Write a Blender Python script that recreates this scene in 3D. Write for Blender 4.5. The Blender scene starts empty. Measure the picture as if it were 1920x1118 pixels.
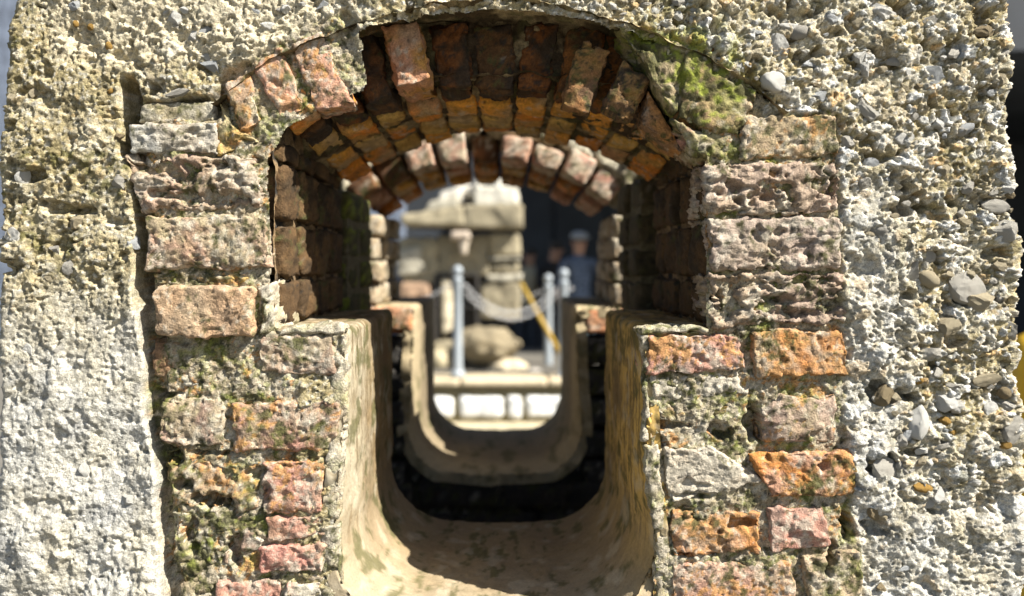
import bpy, math, random
import numpy as np
from mathutils import Vector

# ------------------------------------------------------------------ camera, world, sun, exposure
S = bpy.context.scene
COL = S.collection
D = 1.1                      # camera to front face of the near drain section
K = 0.00075                  # metres per photo pixel on that face
VX, VZ = 954.0, 490.0        # photo pixel that the level optical axis points to

cd = bpy.data.cameras.new('camera')
cam = bpy.data.objects.new('camera', cd); COL.objects.link(cam)
cam.location = (0, -D, 0); cam.rotation_euler = (math.radians(90), 0, 0)
cd.sensor_width = 36.0; cd.lens = 36.0 * D / (1920 * K)
cd.shift_x = (960 - VX) / 1920.0; cd.shift_y = -(559 - VZ) / 1920.0
cd.clip_start = 0.02; cd.clip_end = 500
cd.dof.use_dof = True; cd.dof.focus_distance = D + 0.01; cd.dof.aperture_fstop = 2.0
S.camera = cam

SUN = Vector((2.1, -1.1, 2.38)).normalized()      # towards the sun
elev = math.asin(SUN.z)
w = bpy.data.worlds.new('World'); S.world = w; w.use_nodes = True
nt = w.node_tree; nt.nodes.clear()
sky = nt.nodes.new('ShaderNodeTexSky'); sky.sky_type = 'NISHITA'; sky.sun_disc = False
sky.sun_elevation = elev; sky.sun_rotation = math.atan2(SUN.x, SUN.y)
bg = nt.nodes.new('ShaderNodeBackground'); bg.inputs[1].default_value = 0.05
wo = nt.nodes.new('ShaderNodeOutputWorld')
nt.links.new(sky.outputs[0], bg.inputs[0]); nt.links.new(bg.outputs[0], wo.inputs[0])
sd = bpy.data.lights.new('sun', 'SUN'); sd.energy = 5.0; sd.angle = math.radians(0.5); sd.color = (1.0, 0.95, 0.86)
so = bpy.data.objects.new('sun', sd); COL.objects.link(so)
so.rotation_euler = (-SUN).to_track_quat('-Z', 'Y').to_euler(); so.location = (3, -2, 4)
S.view_settings.view_transform = 'Standard'; S.view_settings.look = 'None'
S.view_settings.gamma = 1.0; S.view_settings.exposure = 1.18
S.view_settings.use_curve_mapping = False
S.cycles.max_bounces = 8; S.cycles.diffuse_bounces = 5

# ------------------------------------------------------------------ numpy noise
def h32(ix, iy, iz, seed):
    with np.errstate(over='ignore'):
        h = (ix.astype(np.int64).astype(np.uint32) * np.uint32(374761393) + iy.astype(np.int64).astype(np.uint32) * np.uint32(668265263)
             + iz.astype(np.int64).astype(np.uint32) * np.uint32(2147483647 - 57) + np.uint32((seed * 3266489917) & 0xffffffff))
        h = (h ^ (h >> np.uint32(13))) * np.uint32(1274126177)
        h = (h ^ (h >> np.uint32(15))) * np.uint32(2246822519)
        return h ^ (h >> np.uint32(16))

def noise(p, f, seed=0):
    """gradient noise, about -1..1; f is a number or a 3-tuple of cycles per metre"""
    q = p * np.asarray(f, dtype=np.float64)
    i = np.floor(q); r = q - i; i = i.astype(np.int64)
    u = r * r * r * (r * (r * 6 - 15) + 10)
    out = 0
    for dx in (0, 1):
        wx = u[:, 0] if dx else 1 - u[:, 0]
        for dy in (0, 1):
            wy = u[:, 1] if dy else 1 - u[:, 1]
            for dz in (0, 1):
                wz = u[:, 2] if dz else 1 - u[:, 2]
                h = h32(i[:, 0] + dx, i[:, 1] + dy, i[:, 2] + dz, seed)
                gx = (h & np.uint32(1023)).astype(np.float64) / 511.5 - 1
                gy = ((h >> np.uint32(10)) & np.uint32(1023)).astype(np.float64) / 511.5 - 1
                gz = ((h >> np.uint32(20)) & np.uint32(1023)).astype(np.float64) / 511.5 - 1
                out = out + wx * wy * wz * (gx * (r[:, 0] - dx) + gy * (r[:, 1] - dy) + gz * (r[:, 2] - dz))
    return out * 1.5

def fbm(p, f, o=4, seed=0, gain=0.5):
    f = np.asarray(f, dtype=np.float64); s = 0; a = 1.0
    for k in range(o):
        s = s + a * noise(p, f * (2.03 ** k), seed + 17 * k); a *= gain
    return s

def ridged(p, f, o=4, seed=0, gain=0.5):
    f = np.asarray(f, dtype=np.float64); s = 0; a = 1.0; t = 0
    for k in range(o):
        s = s + a * (1 - np.abs(noise(p, f * (2.03 ** k), seed + 17 * k)) * 1.6); t += a; a *= gain
    return s / t

def worley(p, f, seed=0):
    """F1 and F2 in cell units and a 0..1 number for the nearest cell"""
    q = p * np.asarray(f, dtype=np.float64); i = np.floor(q).astype(np.int64)
    f1 = np.full(len(p), 9.0); f2 = f1.copy(); idv = np.zeros(len(p))
    for dx in (-1, 0, 1):
        for dy in (-1, 0, 1):
            for dz in (-1, 0, 1):
                h = h32(i[:, 0] + dx, i[:, 1] + dy, i[:, 2] + dz, seed)
                ox = (h & np.uint32(1023)) / 1023.0; oy = ((h >> np.uint32(10)) & np.uint32(1023)) / 1023.0
                oz = ((h >> np.uint32(20)) & np.uint32(1023)) / 1023.0
                d = np.sqrt((i[:, 0] + dx + ox - q[:, 0]) ** 2 + (i[:, 1] + dy + oy - q[:, 1]) ** 2 + (i[:, 2] + dz + oz - q[:, 2]) ** 2)
                cl = d < f1
                f2 = np.where(cl, f1, np.minimum(f2, d)); idv = np.where(cl, (h % np.uint32(9973)) / 9973.0, idv); f1 = np.where(cl, d, f1)
    return f1, f2, idv

def facet(p, f, seed=0, step=.8, slope=1.0):
    """broken-stone relief: every cell is a tilted flat face; also the cell's number and the distance to its border"""
    q = p * np.asarray(f, dtype=np.float64); i = np.floor(q).astype(np.int64); n = len(p)
    f1 = np.full(n, 9.0); f2 = f1.copy(); off = np.zeros((n, 3)); hh = np.zeros(n, dtype=np.uint32)
    for dx in (-1, 0, 1):
        for dy in (-1, 0, 1):
            for dz in (-1, 0, 1):
                h = h32(i[:, 0] + dx, i[:, 1] + dy, i[:, 2] + dz, seed)
                o = np.column_stack([q[:, 0] - (i[:, 0] + dx + (h & np.uint32(1023)) / 1023.0), q[:, 1] - (i[:, 1] + dy + ((h >> np.uint32(10)) & np.uint32(1023)) / 1023.0),
                                     q[:, 2] - (i[:, 2] + dz + ((h >> np.uint32(20)) & np.uint32(1023)) / 1023.0)])
                d = np.abs(o).sum(1) * .62 + .25 * np.sqrt((o * o).sum(1))
                cl = d < f1; f2 = np.where(cl, f1, np.minimum(f2, d)); f1 = np.where(cl, d, f1)
                off[cl] = o[cl]; hh[cl] = h[cl]
    g = h32(hh.astype(np.int64), hh.astype(np.int64) * 0 + 7, hh.astype(np.int64) * 0 + 3, seed + 5)
    gx = (g & np.uint32(1023)) / 511.5 - 1; gz = ((g >> np.uint32(10)) & np.uint32(1023)) / 511.5 - 1; idv = ((g >> np.uint32(20)) & np.uint32(1023)) / 1023.0
    return step * (idv * 2 - 1) + slope * (gx * off[:, 0] + gz * off[:, 2]), idv, f2 - f1

def sm(a, b, x):
    t = np.clip((x - a) / (b - a), 0, 1); return t * t * (3 - 2 * t)

def mix(c, d, t):
    return c * (1 - t[:, None]) + np.asarray(d)[None, :] * t[:, None]

def inpoly(x, z, poly):
    ins = np.zeros(len(x), bool); n = len(poly)
    for k in range(n):
        x1, z1 = poly[k]; x2, z2 = poly[(k + 1) % n]
        c = ((z1 > z) != (z2 > z)) & (x < (x2 - x1) * (z - z1) / ((z2 - z1) if z2 != z1 else 1e-9) + x1)
        ins ^= c
    return ins

def polydist(x, z, poly):
    """signed distance, negative inside"""
    d = np.full(len(x), 1e9); n = len(poly)
    for k in range(n):
        x1, z1 = poly[k]; x2, z2 = poly[(k + 1) % n]; ex, ez = x2 - x1, z2 - z1
        t = np.clip(((x - x1) * ex + (z - z1) * ez) / (ex * ex + ez * ez), 0, 1)
        d = np.minimum(d, np.hypot(x - x1 - t * ex, z - z1 - t * ez))
    return np.where(inpoly(x, z, poly), -d, d)

def P(px, py, r=1.0):
    """x, z of a measured photo point on the plane whose scale against the near face is r"""
    return ((px - VX) * K / r, (VZ - py) * K / r)
def Yr(r): return D / r - D

# ------------------------------------------------------------------ materials
def new_mat(name):
    m = bpy.data.materials.new(name); m.use_nodes = True
    t = m.node_tree; b = t.nodes['Principled BSDF']; return m, t, b

def masonry(name, rough=0.92, fine=420, bump=0.6, contrast=0.5, attr=True, stretch=None):
    """weathered mineral surface: colour from the mesh (or the object) with grain and fine relief"""
    m, t, b = new_mat(name); N = t.nodes; L = t.links
    tc = N.new('ShaderNodeTexCoord'); vec = tc.outputs['Object']
    if stretch:
        mp = N.new('ShaderNodeMapping'); mp.inputs['Scale'].default_value = stretch; L.new(vec, mp.inputs['Vector']); vec = mp.outputs[0]
    n1 = N.new('ShaderNodeTexNoise'); n1.inputs['Scale'].default_value = fine; n1.inputs['Detail'].default_value = 4; n1.inputs['Roughness'].default_value = .65
    L.new(vec, n1.inputs['Vector'])
    n2 = N.new('ShaderNodeTexNoise'); n2.inputs['Scale'].default_value = fine * .22; n2.inputs['Detail'].default_value = 5
    L.new(vec, n2.inputs['Vector'])
    mr = N.new('ShaderNodeMapRange'); mr.inputs[1].default_value = .25; mr.inputs[2].default_value = .75
    mr.inputs[3].default_value = 1 - contrast; mr.inputs[4].default_value = 1 + contrast
    L.new(n1.outputs[0], mr.inputs[0])
    mr2 = N.new('ShaderNodeMapRange'); mr2.inputs[1].default_value = .3; mr2.inputs[2].default_value = .7
    mr2.inputs[3].default_value = 1 - contrast * .5; mr2.inputs[4].default_value = 1 + contrast * .5
    L.new(n2.outputs[0], mr2.inputs[0])
    mu = N.new('ShaderNodeMath'); mu.operation = 'MULTIPLY'; L.new(mr.outputs[0], mu.inputs[0]); L.new(mr2.outputs[0], mu.inputs[1])
    if attr:
        a = N.new('ShaderNodeAttribute'); a.attribute_name = 'Col'; src = a.outputs['Color']
    else:
        a = N.new('ShaderNodeObjectInfo'); src = a.outputs['Color']
    sc = N.new('ShaderNodeVectorMath'); sc.operation = 'SCALE'; L.new(src, sc.inputs[0]); L.new(mu.outputs[0], sc.inputs['Scale'])
    L.new(sc.outputs[0], b.inputs['Base Color'])
    b.inputs['Roughness'].default_value = rough; b.inputs['Specular IOR Level'].default_value = .25
    ad = N.new('ShaderNodeMath'); ad.operation = 'MULTIPLY_ADD'; L.new(n2.outputs[0], ad.inputs[0]); ad.inputs[1].default_value = 2.2; L.new(n1.outputs[0], ad.inputs[2])
    bp = N.new('ShaderNodeBump'); bp.inputs['Strength'].default_value = bump; bp.inputs['Distance'].default_value = .0022
    L.new(ad.outputs[0], bp.inputs['Height']); L.new(bp.outputs[0], b.inputs['Normal'])
    return m

M_BRICK = masonry('weathered_brick', fine=400, bump=.8, contrast=.44)
M_CONC = masonry('rough_concrete', fine=430, bump=.95, contrast=.56)
M_PLAST = masonry('stained_plaster', fine=260, bump=.35, contrast=.17, stretch=None)
M_ROCK = masonry('aggregate_stone', fine=240, bump=.9, contrast=.35, attr=False)
M_FAR = masonry('distant_stone', fine=60, bump=.5, contrast=.3, attr=False)

def plain(name, col, rough=.6, metal=0.0, var=.12, scale=20):
    m, t, b = new_mat(name); N = t.nodes; L = t.links
    n = N.new('ShaderNodeTexNoise'); n.inputs['Scale'].default_value = scale; n.inputs['Detail'].default_value = 4
    tc = N.new('ShaderNodeTexCoord'); L.new(tc.outputs['Object'], n.inputs['Vector'])
    cr = N.new('ShaderNodeValToRGB'); e = cr.color_ramp.elements
    e[0].position = .3; e[1].position = .7
    e[0].color = tuple(c * (1 - var) for c in col) + (1,); e[1].color = tuple(min(1, c * (1 + var)) for c in col) + (1,)
    L.new(n.outputs[0], cr.inputs[0]); L.new(cr.outputs[0], b.inputs['Base Color'])
    b.inputs['Roughness'].default_value = rough; b.inputs['Metallic'].default_value = metal
    return m

# ------------------------------------------------------------------ object helpers
def mesh_np(name, v, f, mat, col=None, smooth=True):
    me = bpy.data.meshes.new(name)
    v = np.asarray(v, dtype=np.float32); f = np.asarray(f, dtype=np.int32); k = f.shape[1]
    me.vertices.add(len(v)); me.vertices.foreach_set('co', v.ravel())
    me.loops.add(f.size); me.loops.foreach_set('vertex_index', f.ravel())
    me.polygons.add(len(f)); me.polygons.foreach_set('loop_start', np.arange(0, f.size, k, dtype=np.int32))
    me.polygons.foreach_set('loop_total', np.full(len(f), k, dtype=np.int32))
    me.polygons.foreach_set('use_smooth', np.full(len(f), smooth))
    me.update(calc_edges=True)
    if col is not None:
        a = me.attributes.new('Col', 'FLOAT_COLOR', 'POINT')
        c4 = np.ones((len(v), 4), dtype=np.float32); c4[:, :3] = np.clip(col, .004, .95); a.data.foreach_set('color', c4.ravel())
    me.materials.append(mat)
    return me

def link(name, me, parent=None, **props):
    o = bpy.data.objects.new(name, me); COL.objects.link(o)
    if parent is not None: o.parent = parent
    for k, v in props.items(): o[k] = v
    return o

def thing(name, label, cat, loc=(0, 0, 0), group=None):
    o = bpy.data.objects.new(name, None); COL.objects.link(o); o.location = loc; o.empty_display_size = .1
    o['label'] = label; o['category'] = cat
    if group: o['group'] = group
    return o

def child(name, me, parent, offset=True, **props):
    """mesh in world coordinates, put under a thing"""
    o = link(name, me, parent, **props)
    o.location = -Vector(parent.location)
    return o

_cube = {}
def cube_grid(nx, ny, nz):
    """welded surface grid of the unit cube: points and quads"""
    key = (nx, ny, nz)
    if key in _cube: return _cube[key]
    pts = {}; V = []; F = []
    def idx(i, j, k):
        t = (i, j, k)
        if t not in pts: pts[t] = len(V); V.append((i / nx, j / ny, k / nz))
        return pts[t]
    for i in range(nx):
        for k in range(nz):
            F.append((idx(i, 0, k), idx(i + 1, 0, k), idx(i + 1, 0, k + 1), idx(i, 0, k + 1)))
            F.append((idx(i, ny, k), idx(i, ny, k + 1), idx(i + 1, ny, k + 1), idx(i + 1, ny, k)))
    for i in range(nx):
        for j in range(ny):
            F.append((idx(i, j, 0), idx(i, j + 1, 0), idx(i + 1, j + 1, 0), idx(i + 1, j, 0)))
            F.append((idx(i, j, nz), idx(i + 1, j, nz), idx(i + 1, j + 1, nz), idx(i, j + 1, nz)))
    for j in range(ny):
        for k in range(nz):
            F.append((idx(0, j, k), idx(0, j, k + 1), idx(0, j + 1, k + 1), idx(0, j + 1, k)))
            F.append((idx(nx, j, k), idx(nx, j + 1, k), idx(nx, j + 1, k + 1), idx(nx, j, k + 1)))
    _cube[key] = (np.array(V), np.array(F)); return _cube[key]

# albedo of the materials seen
PINK = (.50, .26, .19); SALMON = (.55, .30, .20); ORANGE = (.55, .23, .07); TAN = (.46, .35, .23); BROWN = (.30, .18, .10)
UMBER = (.17, .10, .055); ROSE = (.40, .26, .20); CREAM = (.55, .50, .40); GREY = (.42, .41, .38); OCHRE = (.50, .33, .12)
MOSS = (.085, .085, .03); MOSSY = (.28, .33, .035); SOOT_AND_SHADE = (.035, .032, .028); SAND = (.40, .34, .21)

CAV = ((392, 938, 44, 15, .030), (470, 885, 20, 12, .014), (346, 905, 22, 14, .018), (440, 1040, 16, 30, .018), (350, 1010, 18, 30, .016), (1418, 796, 20, 34, .030), (1350, 812, 26, 22, .020), (1250, 800, 30, 9, .018), (1556, 1048, 16, 26, .030),
       (1390, 985, 26, 14, .016), (1590, 980, 10, 34, .03), (634, 868, 9, 46, .026), (1236, 830, 10, 24, .022), (300, 742, 30, 8, .020), (326, 850, 14, 20, .018), (482, 300, 14, 10, .012), (1430, 372, 34, 14, .018), (1370, 350, 26, 10, .014), (1560, 345, 8, 32, .016),
       (430, 385, 10, 10, .014), (400, 310, 22, 8, .012), (1500, 588, 60, 9, .014), (1345, 560, 10, 18, .014), (1450, 560, 30, 8, .012), (1590, 620, 8, 26, .01), (600, 995, 22, 6, .012), (500, 930, 8, 24, .012), (1540, 870, 14, 8, .010), (1300, 1040, 40, 6, .012),
       (505, 450, 5, 30, .010), (1215, 720, 14, 30, .016), (420, 850, 60, 5, .010), (1300, 930, 40, 6, .01), (330, 640, 40, 10, .012), (560, 850, 50, 5, .008))
def shared_relief(p):
    """weathering that runs across bricks and mortar alike, outward metres"""
    px, py = p[:, 0] / K + VX, VZ - p[:, 2] / K; nz_ = .95 * noise(p, 42, 401) + .55 * noise(p, 110, 402); out = .0035 * fbm(p * np.array((1, 0, 1)), 15, 3, 403)
    for qx, qy, wx_, wz_, dd in CAV:
        m = (np.abs(px - qx) < wx_ * 2) & (np.abs(py - qy) < wz_ * 2)
        if m.any(): out[m] -= dd * sm(1.1, .35, np.hypot((px[m] - qx) / wx_, (py[m] - qy) / wz_) + nz_[m])
    return out

def brick_colour(p, base, second, moss=.3, lichen=.0, crust=.15, soot_and_shade=.15, seed=0, off=0.0):
    n = len(p); c = np.tile(np.asarray(base, float), (n, 1)); p = p + off
    c = mix(c, second, sm(-.25, .35, fbm(p, 22, 3, seed + 1)))
    if sum(base) > .55: c = mix(c, (.42, .33, .22), .6 * sm(-.1, .5, fbm(p, 9, 4, seed + 12)))
    else: crust = crust - .2
    c = mix(c, np.asarray(CREAM), .7 * sm(.60 - crust, .85 - crust, .5 + .32 * fbm(p, 24, 3, seed + 2) + .3 * fbm(p, 90, 4, seed + 21, .65)))
    p = p - off
    if lichen > 0:
        t = sm(.68 - lichen * .5, .74 - lichen * .5, .5 + .36 * fbm(p, 20, 3, seed + 3) + .25 * fbm(p, 110, 4, seed + 31, .65)); c = mix(c, (.52, .27, .10), t * .85)
    c = mix(c, MOSS, .88 * sm(.74 - moss * .5, .96 - moss * .5, .5 + .36 * fbm(p, 15, 3, seed + 4) + .34 * fbm(p, 75, 5, seed + 41, .68)))
    c = mix(c, SOOT_AND_SHADE, .8 * sm(.86 - soot_and_shade * .5, .96 - soot_and_shade * .5, .5 + .25 * fbm(p, 26, 3, seed + 5) + .36 * fbm(p, 120, 4, seed + 51, .68)))
    if moss > .3:
        c = mix(c, MOSSY, .8 * (moss - .3) * 2 * sm(.5, .75, .5 + .35 * fbm(p, 18, 3, seed + 6, .6) + .25 * fbm(p, 90, 4, seed + 61, .65)))
    c *= (.87 * (1 + .24 * fbm(p, 240, 2, seed + 9)))[:, None]
    return c

def brick_geo(quad, y0, y1, style='worn', res=.0030, seed=0, tilt=0.0, rad=.0045, amp=1.0, back=None, shared=False):
    """brick in world coordinates. quad: TL, TR, BR, BL as (x, z); y0 front, y1 rear"""
    TL, TR, BR, BL = [np.array(q, float) for q in quad]
    bq = [np.array(q, float) for q in (back if back is not None else quad)]
    Lx = .5 * (np.linalg.norm(TR - TL) + np.linalg.norm(BR - BL)); Lz = .5 * (np.linalg.norm(TL - BL) + np.linalg.norm(TR - BR)); Ly = y1 - y0
    nx, ny, nz = max(3, int(Lx / res)), max(3, int(Ly / (res * 2.6))), max(3, int(Lz / res))
    V, F = cube_grid(nx, ny, nz)
    L = np.array([Lx, Ly, Lz]); q = V * L
    r = min(rad, .3 * min(Lx, Ly, Lz))
    cl = np.clip(q, r, L - r); d = q - cl; ln = np.linalg.norm(d, axis=1); ln[ln < 1e-9] = 1
    nrm = d / ln[:, None]; q = cl + nrm * r
    def tomap(q):
        u = q[:, 0:1] / Lx; v = q[:, 1:2] / Ly; w_ = q[:, 2:3] / Lz
        f = (TL * (1 - u) + TR * u) * w_ + (BL * (1 - u) + BR * u) * (1 - w_)
        b = (bq[0] * (1 - u) + bq[1] * u) * w_ + (bq[3] * (1 - u) + bq[2] * u) * (1 - w_)
        xz = f * (1 - v) + b * v
        return np.column_stack([xz[:, 0], y0 + q[:, 1] + tilt * (u[:, 0] - .5) * (1 - v[:, 0]), xz[:, 1]])
    p0 = tomap(q)
    ps = p0 + seed * 1.37
    wx = .0050 * noise(ps, 17, 201) + .0028 * noise(ps, 52, 202); wz = .0046 * noise(ps, 19, 203) + .0026 * noise(ps, 55, 204)
    fc, fid, fb = facet(ps + np.column_stack([wx, wx, wz]), (44, 44, 60), 205) if style != 'soffit' else (0, 0, 0)
    fc2 = facet(ps, (120, 120, 150), 206)[0] if (style != 'soffit' and res < .0045) else 0
    e = np.sort(np.minimum(V, 1 - V) * L, axis=1)[:, 1]          # nearness to an edge
    edge = np.clip(1 - e / .016, 0, 1)
    if style == 'worn':
        h = .0015 * fbm(ps, 24, 4, 3) + .0009 * fbm(ps, 110, 4, 4, .6) + .0007 * fc + .0005 * fc2 - .0022 * sm(.35, .6, noise(ps, 150, 16)) - .004 * sm(.15, .5, fbm(ps, (40, 40, 60), 3, 14)) * fid - .0035 * sm(.95, .99, ridged(ps, 18, 2, 15)) - edge * .006 * np.clip(fbm(ps, 55, 3, 5) + .25, 0, 2)
        h -= .004 * sm(.93, .99, ridged(ps, (26, 26, 44), 2, 8))
    elif style == 'rugged':
        h = -.013 * sm(.1, .45, fbm(ps + seed * .7, (24, 24, 36), 4, 6, .55)) - .004 * np.abs(fbm(ps, (60, 60, 80), 4, 7, .6)) + .0030 * facet(ps + np.column_stack([wx, wx, wz]), (30, 30, 70), 209)[0] - .002 * ridged(ps, (60, 60, 150), 3, 9) + .0022 * facet(ps, (40, 40, 130), 207)[0] + .0009 * fc2 + .004 - edge * .007 * np.clip(fbm(ps, 40, 3, 5) + .4, 0, 2)
    elif style == 'mossy':
        f1, f2, _ = worley(ps, 95, 3)
        h = .0032 * fbm(ps, 26, 4, 3) + .0026 * fbm(ps, 85, 3, 4) + .0010 * (1 - f1) + .0018 * fc + .0008 * fc2 - edge * .010 * np.clip(fbm(ps, 45, 3, 5) + .3, 0, 2)
        h -= .012 * sm(.35, .8, fbm(ps, 24, 4, 12, .6))
    elif style == 'broken':
        h = .0050 * facet(ps, (26, 26, 34), 208)[0] - .002 + .0018 * fc + .0008 * fc2 + .002 * fbm(ps, 70, 4, 4) - edge * .008 * np.clip(fbm(ps, 40, 3, 5) + .4, 0, 2)
    else:                                                          # 'soffit': dressed brick, little relief
        h = .0015 * fbm(ps, 28, 3, 3) + .0008 * fbm(ps, (140, 40, 140), 3, 4) - edge * .004 * np.clip(fbm(ps, 55, 3, 5) + .2, 0, 2)
    q2 = q + nrm * (h * amp)[:, None]
    if shared: q2[:, 1] -= shared_relief(p0) * (1 - V[:, 1])
    vv = tomap(q2); vv[:, 0] += wx; vv[:, 2] += wz
    return vv, F, p0

def brick(parent, quad, y0, y1, style, base, second, moss=.3, lichen=0., crust=.12, soot_and_shade=.15, seed=0, name='brick', label=None, back=None, **kw):
    v, f, p0 = brick_geo(quad, y0, y1, style, seed=seed, back=back, **kw)
    c = brick_colour(p0, base, second, moss, lichen, crust, soot_and_shade, 50, seed * 3.1)
    o = child(name, mesh_np(name, v, f, M_BRICK, c), parent)
    if label: o['label'] = label
    return o

def bq(*pts): return [P(*p) for p in pts]

# ================================================================== NEAR DRAIN SECTION
T1 = .43
near = thing('brick_drain_section', 'nearest rough concrete and brick slab, in focus, with an arched opening over a channel', 'drain section', (0, 0, -1.4))
CX, CZ, R0 = (925 - VX) * K, (VZ - 824) * K, 662 * K               # arch centre and intrados radius
RX = R0 + .1185                                                     # extrados
ZL = P(0, 617)[1]                                                   # ledge level
XJL, XJR = P(525, 0)[0], P(1325, 0)[0]                              # jambs
ZTOP, ZBOT = .70, -1.4

arc = lambda r, a: (CX + r * math.sin(math.radians(a)), CZ + r * math.cos(math.radians(a)))
# opening cut through the face sheet (kept inside what bricks and lining cover)
open_poly = [P(500, 300), P(506, 612), P(560, 640), P(632, 640), P(625, 1000), P(640, 1150), P(700, 1190), P(1150, 1190), P(1225, 1140), P(1230, 1000), P(1215, 640), P(1326, 618), P(1326, 290)]
open_poly += [arc(R0 + .03, a) for a in (34, 30)] + [arc(RX - .01, a) for a in (24, 18, 12, 6, 0, -6, -12, -18)] + [arc(R0 + .03, a) for a in (-20, -28, -34)]
def zone_polys():
    zl = [P(*p) for p in ((232, 152), (252, 152), (262, 192), (395, 180), (410, 130), (470, 112), (560, 55), (640, 20), (700, 150), (560, 300), (560, 1300), (322, 1300), (302, 1118), (292, 1000), (284, 850), (270, 740), (262, 560), (252, 430), (244, 330), (226, 290))]
    zr = [P(*p) for p in ((1572, 208), (1580, 600), (1592, 850), (1600, 960), (1622, 1118), (1630, 1300), (1190, 1300), (1190, 600), (1250, 150), (1180, 45), (1300, 80), (1420, 160), (1440, 212))]
    return zl, zr
ZL_POLY, ZR_POLY = zone_polys()

def outline(z, side):
    """how far the slab's side edge stands from the nominal edge, by height"""
    py = VZ - z / K
    if side < 0: return np.interp(py, [-300, 0, 25, 45, 120, 200, 300, 1118], [14, 26, 20, 14, 12, 2, -4, -8]) * K
    return np.interp(py, [-200, 0, 180, 330, 350, 380, 440, 520, 620, 800, 1118], [8, 14, 18, 14, 4, 10, -2, 2, 6, -9, -10]) * K

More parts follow.
